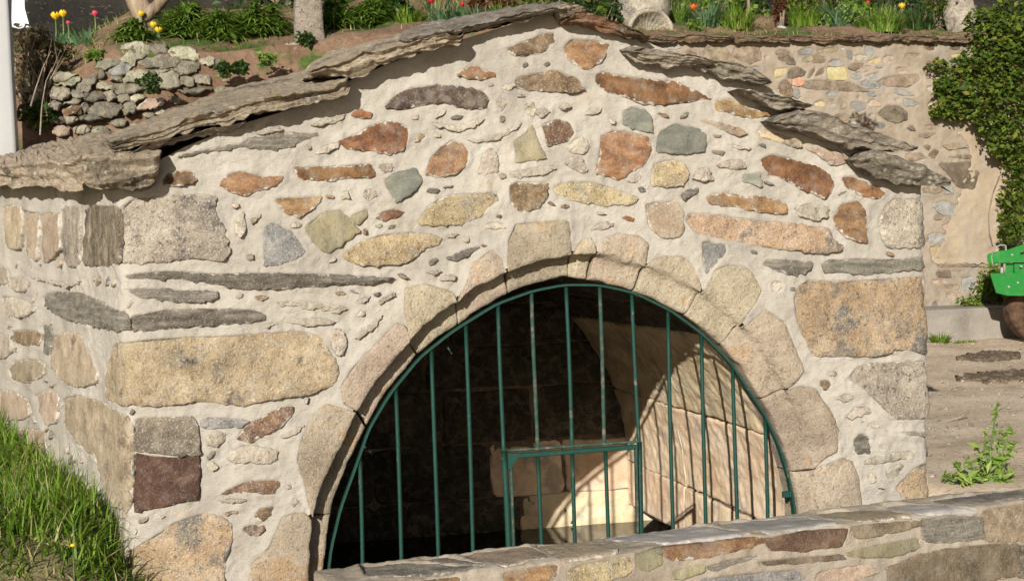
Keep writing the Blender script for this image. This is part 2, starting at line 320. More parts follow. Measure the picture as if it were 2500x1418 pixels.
b = NB('bark'); n = b.noise(14, 6, .7, b.coords((1, 1, .35)), .5); MT['bark'] = b.done(b.ramp(n, [(.3, (.10, .07, .045)), (.5, (.26, .19, .125)), (.7, (.42, .33, .23))]), .9, n, .03, .8)
b = NB('twig'); MT['twig'] = b.done(b.ramp(b.noise(20), [(.3, (.16, .12, .08)), (.7, (.34, .27, .2))]), .9)
b = NB('stem_green'); MT['stem'] = b.done(b.ramp(b.noise(20), [(.3, (.07, .13, .03)), (.7, (.16, .24, .07))]), .6)
b = NB('green_vehicle_paint'); n = b.noise(5, 4, .7); n2 = b.noise(26, 5, .75); c_ = b.mix(b.thr(n, .45, .8), (.02, .20, .035), (.045, .27, .06)); c_ = b.mix(b.math('MULTIPLY', b.thr(n2, .52, .70), .55), c_, (.16, .17, .10)); MT['vgreen'] = b.done(b.mix(b.thr(b.noise(60, 4, .8), .66, .72), c_, (.10, .07, .045)), .55, n2, .004, .4)
MT['dark'] = flat('black_rubber', (.012, .012, .012), .8, .3); b = NB('dusty_tyre'); MT['tyre'] = b.done(b.ramp(b.noise(14, 4), [(.35, (.03, .02, .013)), (.6, (.13, .075, .045))]), .85, b.noise(60), .01)
MT['steel'] = flat('bare_steel', (.35, .34, .33), .4, .2)
b = NB('water'); b.b.inputs['IOR'].default_value = 1.33; b.b.inputs['Specular IOR Level'].default_value = .5; MT['water'] = b.done((.006, .008, .006), .06, b.noise(6, 2), .004, .25)
# ---------------------------------------------------------------- masonry: a wall surface unrolled to (s, v), stones lie on it
from mathutils.geometry import delaunay_2d_cdt as cdt
class Sheet:
    def __init__(s, f, down=-1, sun=.35): s.f = f; s.down = down; s.sun = sun; s.polys = []
    def stone(s, poly, kind, parent, name='stone', proud=.012, bury=.004, thick=.05, res=.008, amp=.0028, rough=.003, dome=0., ch=1, smooth=True, label=None, reg=True, grid=None):
        p = chaikin(np.asarray(poly, float), ch); seed = random.randrange(9999)
        if reg: s.polys.append(resample(p, .014, nmin=10))
        p = resample(p, res, nmin=14); c = p.mean(0)
        d = np.roll(p, -1, 0)-np.roll(p, 1, 0); nrm = np.stack([-d[:, 1], d[:, 0]], 1); nrm /= np.linalg.norm(nrm, axis=1)[:, None]+1e-12
        area = .5*np.sum(p[:, 0]*np.roll(p[:, 1], -1)-np.roll(p[:, 0], -1)*p[:, 1]); nrm *= np.sign(area) or 1
        n3 = np.c_[p, np.full(len(p), seed*.37)]
        p = p + nrm*(amp*fbm(n3, 55, 3, seed))[:, None]
        half = (p.max(0)-p.min(0))/2; hw = half+1e-6; gx, gy = np.meshgrid(np.linspace(-.9, .9, 13), np.linspace(-.9, .9, 13)); T = (p.max(0)+p.min(0))/2+np.c_[gx.ravel(), gy.ravel()]*half; T = T[inside(T, p)]; rm = float(pdist(T, p[::2]).max()) if len(T) else half.min()*.5
        k = min(1, rm*.5/.016); ins = [0, 0, .0025*k, .007*k, .016*k]; rh = [-thick, -.008, -.003, -.0007, 0]; ed = [1, 1, 1, .8, .42]
        wd_ = np.full(len(p), .08)
        for f in (.16, .3, .5, .75, 1.0): wd_ = np.where(pdist(p+nrm*.016*k*f, p) >= .016*k*f*.86, f, wd_)
        for _ in range(3): wd_ = np.minimum(wd_, (np.roll(wd_, 1)+np.roll(wd_, -1)+wd_)/3+.02)
        nrm = nrm*wd_[:, None]; rings = [(p+nrm*i, np.full(len(p), h), e) for i, h, e in zip(ins, rh, ed)]
        q = p+nrm*.016*k; n = len(p); sp = min(.013, max(.006, rm*.22)) if grid is None else grid
        gx, gy = np.meshgrid(np.arange(q[:, 0].min(), q[:, 0].max(), sp), np.arange(q[:, 1].min(), q[:, 1].max(), sp)); G = np.c_[gx.ravel(), gy.ravel()]
        G = G+RNG.uniform(-.28, .28, G.shape)*sp; G = G[inside(G, q)]; dq = pdist(G, q) if len(G) else np.zeros(0); G = G[dq > sp*.55]; dq = dq[dq > sp*.55]
        cv, _, cf, ov, _, _ = cdt([Vector(v) for v in np.vstack([q, G])], [], [list(range(n))[::int(np.sign(area) or 1)]], 1, 1e-8)
        o = (len(rings)-1)*n; im = []; xt = []                 # crossings of the inset outline come back as new points
        for v, w in zip(cv, ov):
            if w: im.append(o+w[0])
            else: im.append(o+n+len(G)+len(xt)); xt.append(v[:])
        if xt: G = np.vstack([G, xt]); dq = np.r_[dq, np.zeros(len(xt))]
        S = np.vstack([r[0] for r in rings]+[G]); H = np.concatenate([r[1] for r in rings]+[np.zeros(len(G))]); E = np.concatenate([np.full(len(r[0]), r[2], float) for r in rings]+[.42*(1-sstep(0, .016, dq))])
        t = np.clip((S[:, 0]-c[0])/hw[0]*s.sun + (S[:, 1]-c[1])/hw[1]*s.down*(1-s.sun)*1.2, -1, 1)*.5+.5
        rr = np.clip(1-(((S-c)/hw)**2).sum(1), 0, 1); n3 = np.c_[S, np.full(len(S), seed*.37)]
        face = -bury + (proud+bury)*t + dome*np.sqrt(rr) + rough*fbm(n3, 24, 3, seed+5)
        H = H + np.where(H < -.02, 0, face)
        Fs = gridfaces(len(rings), n, cv=True).tolist()
        Fs += [[im[i] for i in f][::-int(np.sign(area) or 1)] for f in cf]
        if area < 0: Fs = [f[::-1] for f in Fs]
        ob = mk(name, s.f(S[:, 0], S[:, 1], H), Fs, MT[kind] if isinstance(kind, str) else kind, parent, {'edge': E}, smooth)
        if label: ob['label'] = label
        return ob
    def mortar(s, sv, vv, keep, mat, parent, name='mortar', amp=1., deep=.03, fillet=.005, seed=3, extra=None):
        nu, nv = sv.shape; P = np.c_[sv.ravel(), vv.ravel()]; D = np.full(len(P), .2)
        for po in s.polys:
            lo, hi = po.min(0)-.035, po.max(0)+.035
            ix = np.nonzero((P[:, 0] > lo[0]) & (P[:, 0] < hi[0]) & (P[:, 1] > lo[1]) & (P[:, 1] < hi[1]))[0]
            if len(ix) == 0: continue
            d = pdist(P[ix], po); d = np.where(inside(P[ix], po), -d, d); D[ix] = np.minimum(D[ix], d)
        p3 = np.c_[P, np.zeros(len(P))]
        h = amp*(.008*fbm(p3, 4, 2, seed)+.0032*fbm(p3, 14, 2, seed+3)+.0019*fbm(p3, 48, 3, seed+7))
        h += fillet*np.clip(.45+.9*fbm(p3, 21, 2, seed+31), -.2, 1.5)*np.where(D > 0, np.exp(-(D/.022)**2), 1) - deep*sstep(.001, .018, -D)
        if extra is not None: h += extra(P)
        V = s.f(P[:, 0], P[:, 1], h); Fc = gridfaces(nu, nv)
        if keep is not None: Fc = Fc[keep(P[Fc].mean(1))]
        return mk(name, V, Fc, mat, parent)
def smooth_path(pts, sig, step=.004):           # a plan outline with rounded corners, as functions of arc length
    pts = np.asarray(pts, float); L = np.r_[0, np.cumsum(np.linalg.norm(np.diff(pts, axis=0), axis=1))]
    t = np.arange(-.4, L[-1]+.4, step)
    def ev(k):
        a = np.interp(t, L, pts[:, k]); d0 = (pts[1, k]-pts[0, k])/L[1]; d1 = (pts[-1, k]-pts[-2, k])/(L[-1]-L[-2])
        return np.where(t < 0, pts[0, k]+d0*t, np.where(t > L[-1], pts[-1, k]+d1*(t-L[-1]), a))
    m = int(4*sig/step); g = np.exp(-.5*(np.arange(-m, m+1)*step/sig)**2); g /= g.sum()
    x, y = [np.convolve(np.pad(ev(k), m, mode='edge'), g, 'valid') for k in (0, 1)]
    tx, ty = np.gradient(x), np.gradient(y); l = np.hypot(tx, ty)
    return t, x, y, tx/l, ty/l, L

def near(sh, c, rad):                            # is c within rad of a stone of the sheet, or in it
    st = getattr(sh, 'bb', None)
    if st is None or len(st) != len(sh.polys): sh.bb = st = np.array([[*po.min(0), *po.max(0)] for po in sh.polys])
    for i in np.nonzero((st[:, 0]-rad < c[0]) & (st[:, 2]+rad > c[0]) & (st[:, 1]-rad < c[1]) & (st[:, 3]+rad > c[1]))[0]:
        po = sh.polys[i]
        if inside(c[None], po)[0] or np.min(np.linalg.norm(po-c, axis=1)) < rad: return True
    return False
# ---------------------------------------------------------------- fountain house
XC, XR = -1.375, 1.655; SDIR = np.array([-math.sin(R_(19)), math.cos(R_(19))])
SN = np.array([-math.cos(R_(19)), -math.sin(R_(19)), 0])
_path = [np.array([XC, 0])+SDIR*2.6, (XC, 0), (XR, 0), (XR+.1, 2.4)]
_t, _x, _y, _tx, _ty, _L = smooth_path(_path, .028); S0 = 2.6-XC     # s = t - S0, so that s = x on the front
def WF(s, z, h):
    t = np.asarray(s)+S0; h = np.asarray(h)
    nx, ny = np.interp(t, _t, _ty), -np.interp(t, _t, _tx)
    return np.stack([np.interp(t, _t, _x)+nx*h, np.interp(t, _t, _y)+ny*h, np.asarray(z)+0*h], -1)
def wsz(p):                                      # photo pixels -> (s, z) on the front or the splayed left side
    a = at(p, 0.0); b = on_plane(p, (XC, 0, 0), SN); q = (b[:, :2]-np.array([XC, 0]))@SDIR
    fr = a[:, 0] >= XC; return np.stack([np.where(fr, a[:, 0], XC-q), np.where(fr, a[:, 2], b[:, 2])], 1)
house = tag(empty('fountain_house', (.15, .4, 0)), 'whitewashed rubble stone fountain house with gabled slab roof and barred round arch', 'fountain house')
wall = Sheet(WF)
STONES = '''
B b 1290,350 1400,300 1560,240 1625,235 1610,320 1550,380 1400,405 1310,385
B o 1745,285 1900,290 2010,320 1985,400 1945,460 1850,500 1770,470 1710,400 1700,350
B r 935,545 990,490 1090,475 1130,510 1190,520 1195,550 1100,580 1000,560
B d 435,770 500,690 600,640 780,610 950,625 1090,650 1140,710 1110,785 980,790 850,745 720,760 560,785
B b 1360,560 1500,530 1640,505 1760,560 1835,640 1770,670 1600,655 1450,655 1360,640
B p 1215,640 1290,605 1340,610 1300,655
P r 1461,184 1480,177 1548,190 1650,200 1690,223 1728,241 1672,250 1600,256 1565,251 1480,224 1463,204
B p 1200,720 1250,705 1300,740 1250,800 1215,770
B p 1410,750 1470,735 1510,790 1480,835 1425,825
B p 1645,770 1720,740 1740,765 1690,795
B p 1830,830 1900,780 1970,775 1920,825
B s 2115,810 2190,765 2290,790 2325,860 2325,960 2220,940 2130,900
B r 95,1015 200,970 330,900 440,870 530,890 575,930 565,1010 540,1080 470,1108 330,1085 150,1070
B O 620,1025 645,960 690,955 720,985 650,1020
B o 705,1250 740,1140 820,1050 900,1010 980,1040 1010,1100 990,1180 930,1240 800,1275
B p 1080,1240 1110,1120 1170,1060 1215,1100 1225,1240 1110,1255
B y 1465,890 1500,960 1530,1060 1565,1140 1345,1170 1350,1090 1335,1020 1420,960
B b 1535,900 1640,860 1720,870 1775,950 1740,1000 1650,1035 1580,1055 1560,970
B p 1720,1050 1790,990 1850,990 1870,1060 1830,1110 1740,1095
B p 1700,1180 1770,1120 1850,1150 1860,1220 1830,1245
B o 1965,980 2060,940 2200,960 2300,990 2310,1070 2270,1170 2100,1285 2030,1265 1930,1240 1960,1120
P r 720,406 760,408 830,404 900,399 910,420 908,432 850,436 800,443 735,436
P s 938,442 965,422 1014,410 1033,442 1010,470 970,496 953,470
P p 925,405 955,398 965,408 940,425
P p 890,460 918,465 922,480 900,495 885,478
P p 830,475 850,462 856,485 835,490
B p 1000,1000 1100,1005 1250,955 1380,880 1365,915 1250,995 1080,1030
B p 720,870 900,900 1120,850 1060,905 930,945 760,905
B p 1300,1245 1420,1215 1620,1190 1640,1210 1560,1255 1400,1275 1310,1270
P b 1243,455 1260,445 1335,447 1337,480 1310,510 1265,515 1248,500
P g 1357,455 1400,443 1450,445 1500,462 1550,480 1540,495 1480,502 1420,495 1360,475
B r 175,830 220,780 320,815 300,850 210,850
P r 398,437 415,418 470,420 478,445 430,455 402,452
P o 540,450 560,425 590,418 640,432 690,430 672,452 630,465 600,478 560,465
P h 442,384 476,370 592,350 612,337 697,323 765,328 748,342 680,367 595,362 510,374
P p 755,305 800,290 845,278 830,297 780,310
P p 622,325 680,310 690,318 650,332
D G 870,170 960,105 1200,85 1480,75 1545,90 1540,200 1600,300 1650,480 1620,545 1400,530 1200,550 950,575 880,560
D p 1680,260 1740,200 1765,280 1750,350 1710,385 1690,350
D u 1900,320 1960,280 2080,330 2190,470 2150,520 2000,575 1900,580
P y 745,555 790,520 830,512 860,545 875,565 830,600 795,617 765,590
E y 150,240 220,200 295,175 280,230 215,295
P o 670,485 690,482 740,482 785,480 770,505 735,530 695,520
E r 345,240 400,185 480,175 555,200 500,240 400,265
E g 665,280 720,170 800,110 950,70 1200,65 1230,130 1150,170 1090,230 980,280 800,295
E g 125,500 250,420 380,365 560,350 720,360 800,390 790,430 680,470 600,540 520,575 280,580 170,540
E p 850,370 890,350 945,355 900,390
E h 850,530 960,480 1030,450 1095,455 1000,520 930,550
E p 695,630 770,610 815,620 780,650
E p 790,690 870,640 920,660 910,695
P D 310,672 370,665 440,660 520,668 640,665 780,668 890,675 942,678 900,690 800,697 690,703 600,705 530,695 440,682 330,685
P h 300,705 350,703 430,708 520,710 525,725 500,737 420,735 340,725
P h 112,722 136,712 204,714 252,738 300,762 306,806 289,806 238,797 190,787 143,770 112,749
P D 316,772 400,755 500,752 620,755 645,770 635,785 560,792 450,800 380,808 325,810
P p 675,738 720,733 800,740 840,752 820,762 740,752 690,747
P p 680,780 780,776 820,785 760,797
P p 805,810 830,800 845,830 840,860 822,867 808,845
P p 865,735 905,720 900,735 868,744
P p 920,735 960,713 966,725 930,744
P p 865,825 900,795 935,768 918,800 880,824
P Q 318,835 400,825 500,822 620,815 740,808 780,825 800,860 822,905 810,935 760,960 650,975 590,990 500,978 400,990 322,988 290,985 262,968 262,900 282,838
P q 330,1020 400,1018 470,1015 482,1040 487,1075 488,1110 440,1112 380,1108 325,1100 324,1060
P R 325,1104 380,1112 440,1116 488,1114 488,1170 487,1215 440,1225 380,1240 325,1250 321,1180
G u 1430,330 1440,265 1560,255 1700,265 1760,285 1700,330 1560,330
G b 1690,410 1720,340 1830,270 1990,190 2080,190 2060,250 1990,330 1850,395 1790,430
G p 1470,450 1480,390 1540,350 1605,370 1590,430 1530,470
G p 1620,540 1650,490 1740,450 1830,460 1960,490 1955,560 1870,590 1780,570 1670,590
G p 1470,590 1510,570 1545,610 1510,640
G b 1575,800 1640,750 1760,705 1970,695 1985,740 1920,800 1750,790
G p 1560,850 1650,828 1750,838 1690,868
G b 1800,960 1840,900 1950,880 1930,940 1870,995
G b 1705,1060 1740,1020 1870,1020 1870,1060 1800,1095
G p 2020,745 2055,725 2070,755 2040,770
G p 2060,870 2090,815 2120,860 2080,890
G p 1990,390 2080,340 2160,310 2110,365 2030,400
G O 930,1450 900,1240 1000,1150 1120,1080 1250,990 1450,940 1560,960 1640,1010 1650,1100 1600,1250 1580,1450
C s 30,900 130,840 290,870 335,920 325,1020 240,1045 10,1035
C o 410,720 430,680 540,670 620,730 740,760 760,785 660,805 520,780 420,745
C O 265,800 400,830 470,835 600,890 620,910 560,925 460,890 350,845
C O 670,900 720,880 820,900 930,930 985,960 980,1000 900,995 790,960
C k 1020,1000 1060,985 1180,1010 1260,1040 1295,1075 1260,1110 1180,1115 1100,1050
C r 725,1090 800,1050 920,1080 1060,1120 1170,1180 1190,1240 1170,1310 1130,1345 1000,1290 900,1230 800,1190 740,1140
C r 1260,1205 1330,1195 1420,1230 1500,1270 1540,1310 1490,1350 1400,1330 1300,1280
C s 600,1175 660,1180 720,1165 720,1275 590,1235
C p 435,980 520,980 655,1008 560,1012
C p 415,1120 500,1085 600,1095 610,1140 540,1150 440,1140
C p 245,1220 290,1150 350,1135 385,1170 340,1230
P g 1595,400 1640,392 1670,396 1680,420 1668,452 1630,456 1590,455
P p 1530,440 1560,420 1567,433 1545,450
F o 350,90 460,60 560,70 620,90 700,75 840,100 875,140 865,200 700,190 560,160 400,140
F p 940,160 1030,130 1170,160 1160,220 1090,245 980,215
F o 1210,230 1260,140 1380,115 1430,200 1425,380 1380,395 1280,350 1230,280
F G 1515,260 1560,150 1620,95 1820,100 1850,150 1855,280 1830,425 1700,430 1570,425 1540,370
F O 235,250 270,200 450,210 700,250 900,265 1150,300 1170,370 1240,410 1210,450 1100,465 800,430 560,390 300,340
P k 1575,500 1600,494 1650,495 1668,515 1668,560 1655,580 1610,575 1585,550
F u 310,390 350,385 400,400 470,405 480,460 400,550 335,610 315,480
F h 720,545 770,510 900,510 1060,530 1050,570 980,610 920,620 820,590
F h 1155,540 1200,510 1400,500 1600,510 1845,490 1850,560 1750,580 1500,605 1170,600
F p 775,690 800,650 850,655 865,700 850,730 790,720
F O 935,790 980,690 1050,650 1300,660 1600,640 1850,625 1862,800 1868,1050 1850,1150 1650,1110 1500,1160 1250,1165 1070,1160 1010,1040 960,930
P G 2068,925 2093,896 2140,886 2212,882 2266,880 2271,950 2270,1008 2248,1020 2194,1025 2165,1010 2140,975 2100,945
H p 1220,120 1280,80 1350,90 1300,140
H p 1290,240 1350,180 1440,170 1460,210 1380,240 1310,255
P b 1997,930 2025,925 2030,940 2010,950
P p 2012,910 2035,904 2042,912 2028,920
H p 1420,290 1490,270 1530,300 1480,325
H h 1580,355 1700,335 1820,345 1825,370 1750,375 1640,365
H h 1340,410 1380,350 1440,370 1455,490 1380,495 1350,460
H p 1500,440 1550,420 1570,450 1520,470
H p 1410,560 1450,520 1600,490 1730,465 1740,500 1650,530 1450,565
H p 1430,650 1460,615 1490,640 1490,690 1450,690
H p 1550,620 1640,560 1690,570 1640,640 1570,670
H O 1620,720 1700,640 1790,560 1850,550 1865,640 1862,730 1820,800 1700,830 1660,770
E p 1890,320 1960,275 2050,275 2040,310 1950,330
E r 2105,240 2150,222 2205,245 2170,270
P p 1300,275 1330,262 1345,275 1320,288
P p 1700,432 1735,425 1740,440 1715,446
D t 20,160 140,150 180,300 150,470 60,450 30,300
D t 170,180 280,210 290,380 280,560 200,500 190,330
D k 310,210 420,210 440,340 440,460 380,540 320,560 305,400
D G 430,190 480,160 585,180 590,585 500,585 450,440
D z 606,150 860,160 868,300 872,400 872,565 760,580 612,590
D p 150,600 250,670 420,700 600,690 580,712 500,738 400,718 230,662
D p 60,680 150,660 230,700 200,770 100,760
D b 100,1050 200,1040 300,1060 300,1150 200,1160 110,1130
D h 318,1030 362,1040 365,1190 328,1190
P t 126,824 170,810 197,817 218,858 240,905 242,930 200,945 150,925 128,890
P t 25,900 40,880 90,875 110,890 105,920 70,935 35,925
P p -6,810 27,817 34,858 17,875 -6,872
P t 158,975 193,964 261,988 316,1022 318,1245 275,1225 262,1180 240,1120 200,1090 160,1040
P k -20,951 34,954 69,975 72,1016 41,1026 -20,1033
P k 91,964 113,954 141,961 143,1030 117,1037 103,1010
P k -20,1050 52,1047 107,1050 113,1110 90,1180 -20,1180
P p 281,1244 312,1258 312,1418 300,1418
P p -20,640 20,650 30,690 -20,700
P p 10,720 60,730 95,755 60,775 15,770
'''
QUO = {'P Q 318', 'P q 330', 'P R 325', 'G O 930', 'F G 1515', 'F O 935', 'P G 2068', 'D G 870', 'H O 1620', 'D z 606', 'P t 158', 'P D 316'}
for ln in STONES.strip().splitlines():
    rg, kd, pts = ln.split(' ', 2); poly = wsz(PX(pts, rg)); ext = (poly.max(0)-poly.min(0)).max()
    quo = any(ln.startswith(q+',') for q in QUO)
    if poly[:, 0].max() < XC+.03: poly = poly.mean(0)+(poly-poly.mean(0))*(1.38 if ext < .25 else 1.04)
    else: poly = poly.mean(0)+(poly-poly.mean(0))*(1.03 if quo else 1.08)+np.array([0, .0])
    wall.stone(poly, kd, house, 'quoin' if quo else 'stone', proud=.017 if ext > .12 else (.014 if ext > .06 else .011), bury=.004 if kd != 'p' else -.002, dome=.004 if kd == 'p' else 0,
               rough=.006 if quo or kd in 'pGOD' else .0045, amp=.0055 if kd in 'phD' else .0045, res=.008 if ext > .12 else .005)
# small slivers and pinnings pressed into the joints
rsf = random.Random(31); cnt = 0; _ring = at(PX('560,1470 640,1300 700,1080 800,930 900,800 960,700 1080,660 1200,590 1260,520 1400,515 1600,555 1720,620 1860,630 1960,780 2060,950 2070,1080 2130,1120 2140,1470'))[:, [0, 2]]
for _ in range(5000):
    px, py = rsf.uniform(20, 2250), rsf.uniform(130, 1380)
    lim = 470-(px-300)*.40 if px < 1380 else 60+(px-1380)*.46
    if py < lim+(55 if px < 1380 else 45): continue
    c = wsz([(px, py)])[0]
    if inside(c[None], _ring)[0]: continue
    a, b_ = (rsf.uniform(.03, .06), rsf.uniform(.011, .02)) if _ < 1500 else (rsf.uniform(.013, .034), rsf.uniform(.006, .013)); tl = rsf.gauss(0, .35)+(.35 if px < 1100 else -.2 if px > 1700 else 0)
    if near(wall, c, a*.8+.006): continue
    th = np.linspace(0, 2*math.pi, 8)[:-1]+rsf.uniform(0, 1); q = np.c_[a*np.cos(th), b_*np.sin(th)]*np.array([rsf.uniform(.7, 1.15) for _ in th])[:, None]
    q = np.c_[q[:, 0]*math.cos(tl)-q[:, 1]*math.sin(tl), q[:, 0]*math.sin(tl)+q[:, 1]*math.cos(tl)]+c
    wall.stone(q, rsf.choice('pppphhb' if px > 300 else 'ptthk'), house, 'pinning_stone', proud=.012, bury=0.0, dome=.003, rough=.005, amp=.004, res=.005); cnt += 1
    if cnt > 165: break
# arch ring
MID = PX('752,1470 752,1420 754,1370 762,1270 780,1200 805,1145 845,1060 872,1003 920,928 960,880 1000,834 1038,792 1072,762 1116,738 1157,702 1239,665 1310,638 1395,622 1456,622 1515,637 1572,652 1645,680 1712,716 1765,760 1810,800 1860,855 1905,930 1945,1010 1975,1100 1990,1180 1998,1260 2000,1420 2000,1470')
INN = PX('786,1470 788,1420 793,1370 803,1270 820,1200 850,1130 890,1050 925,985 970,925 1018,865 1070,825 1120,793 1180,748 1239,716 1310,690 1375,675 1430,681 1485,692 1538,708 1600,735 1665,767 1710,800 1750,837 1800,890 1850,970 1890,1045 1922,1140 1940,1220 1948,1300 1950,1420 1951,1470')
INY = .06
mid = resample(at(MID)[:, [0, 2]], .01, False); inn = resample(at(INN, INY)[:, [0, 2]], .01, False)
def cut(curve, a, b, n):
    i = np.argmin(((curve-a)**2).sum(1)); j = np.argmin(((curve-b)**2).sum(1)); return resample(curve[i:j+1], 0, False, n=n)
JO = PX('752,1470 786,1470 760,1264 802,1250 870,1005 893,1040 1000,834 1018,865 1116,738 1120,793 1239,665 1239,716 1395,622 1388,677 1456,622 1429,681 1572,652 1540,708 1710,716 1663,766 1802,794 1750,837 1915,950 1852,972 1988,1150 1924,1148 2000,1470 1951,1470').reshape(-1, 2, 2)
OUT = ['602,1470 612,1377 654,1336 674,1291 688,1257 740,1246 760,1262', '757,1252 740,1180 722,1120 735,1070 755,1020 800,985 862,1003', '838,988 830,940 865,889 926,831 963,787 990,793 1001,821',
       '1000,815 985,760 988,702 1040,693 1110,712 1114,740', '1118,735 1137,688 1157,640 1200,607 1222,627 1236,662', '1240,660 1236,590 1256,545 1320,540 1388,536 1392,572 1394,620',
       '1397,620 1420,585 1445,580 1456,600 1456,620', '1458,622 1470,583 1510,570 1560,575 1586,595 1582,630 1573,650', '1578,652 1590,635 1625,623 1675,625 1695,650 1712,695 1708,714',
       '1716,711 1744,655 1773,646 1820,646 1838,666 1861,709 1848,738 1805,792', '1808,805 1850,767 1870,752 1917,785 1940,840 1965,905 1935,940 1917,948', '1918,955 1953,941 1990,945 2010,977 2040,1020 2048,1050 2046,1100 1996,1125', '1996,1140 2054,1115 2082,1125 2100,1168 2108,1236 2110,1420 2110,1470']
for k, txt in enumerate(OUT):
    o2 = at(PX(txt))[:, [0, 2]]; Ja, Jb = JO[k], JO[k+1]; L = np.linalg.norm(np.diff(o2, axis=0), axis=1).sum(); n = max(16, int(L/.011))
    o = resample(o2, 0, False, n=n); m = cut(mid, at(Ja[:1])[0, [0, 2]], at(Jb[:1])[0, [0, 2]], n); i_ = cut(inn, at(Ja[1:], INY)[0, [0, 2]], at(Jb[1:], INY)[0, [0, 2]], n)
    soft = k >= 7; dep = .062 if not soft else (.03 if k == 7 else .02)
    rows = [(0, -.05, 0), (0, -.004, 1), (.02, .003, 1), (.06, .008, .8), (.14, .010, .4), (.28, .011, 0), (.42, .011, 0), (.56, .011, 0), (.70, .011, 0), (.82, .011 if not soft else .009, 0), (.90, .010 if not soft else .004, 0), (.96, .008 if not soft else -.001, 0), (1.0, .002 if not soft else -.006, 0)]
    rows2 = [(.02, -.03 if not soft else -.008, 0), (.08, -dep*.85 if not soft else -dep*.7, 0), (.18, -dep, 0), (.4, -dep, 0), (.62, -dep, 0), (.82, -dep, 0), (.94, -dep-.003, 0), (1.0, -dep-.012, 0), (1.0, -dep-.03, 0), (1.0, -.12, 0), (1.0, -.17, 0)]
    t = np.linspace(0, 1, n); g = .0035/max(.05, L/3)
    V = []; E = []
    for f, h, e in rows: V.append(np.c_[o+(m-o)*f, np.full(n, h)]); E.append(np.full(n, float(e)))
    for f, h, e in rows2: V.append(np.c_[m+(i_-m)*f, np.full(n, h)]); E.append(np.full(n, float(e)))
    V = np.stack(V, 1)                                     # n x rows x 3
    ctr = V[:, 8].mean(0)
    V[0, :, :2] += (V[1, :, :2]-V[0, :, :2])*.35; V[-1, :, :2] += (V[-2, :, :2]-V[-1, :, :2])*.35
    a = V[:1].copy(); b2 = V[-1:].copy(); V[0, :, 2] -= .004; V[-1, :, 2] -= .004; a[..., 2] -= .06; b2[..., 2] -= .06; V = np.concatenate([a, V, b2])
    nr = V.shape[1]; P = V.reshape(-1, 3); s_ = k*3.1
    off = .0045*fbm(P+s_, 16, 3, k)+.0018*fbm(P+s_, 75, 3, k+9); P[:, 2] += off; P[:, 0] += .004*fbm(P+s_+9, 22, 3, k+3); P[:, 1] += .004*fbm(P+s_+4, 22, 3, k+5)
    Vw = np.stack([P[:, 0], -P[:, 2], P[:, 1]], 1); E = np.r_[E[0]*0, np.stack(E, 1).ravel(), E[0]*0] if False else np.concatenate([[1]*nr, np.stack(E, 1).ravel(), [1]*nr])
    mk('arch_stone', Vw, gridfaces(n+2, nr)[:, ::-1], MT['v'], house, {'edge': E}); wall.polys.append(resample(np.vstack([o, m[::-1]]), .014))
# mortar skin of front and sides
ZT = wsz(PX('-60,440 0,445 100,445 250,450 318,440 380,395 450,360 600,300 750,255 850,200 950,155 1100,105 1250,60 1360,25 1400,25 1480,58 1560,92 1600,112 1700,148 1800,175 1880,215 1960,262 2060,330 2150,380 2258,425'))
ZT = ZT[np.argsort(ZT[:, 0])]
ss = np.r_[np.arange(-3.6, -2.3, .05), np.arange(-2.3, XR+.06, .005), np.arange(XR+.06, XR+1.9, .05)]
top = np.interp(ss, ZT[:, 0], ZT[:, 1]); tt = np.linspace(0, 1, 400)
sv = np.repeat(ss[:, None], 400, 1); vv = -.35 + tt[None]*(top[:, None]+.35)
_m = np.array([.22, 0.])+(mid-np.array([.22, 0.]))*np.array([1.014, 1.012]); _m = _m[::5]; mpoly = np.vstack([_m, [[_m[-1, 0], -1], [_m[0, 0], -1]]])
wall.mortar(sv, vv, lambda c: ~inside(c, mpoly), MT['mortar'], house, 'mortar')
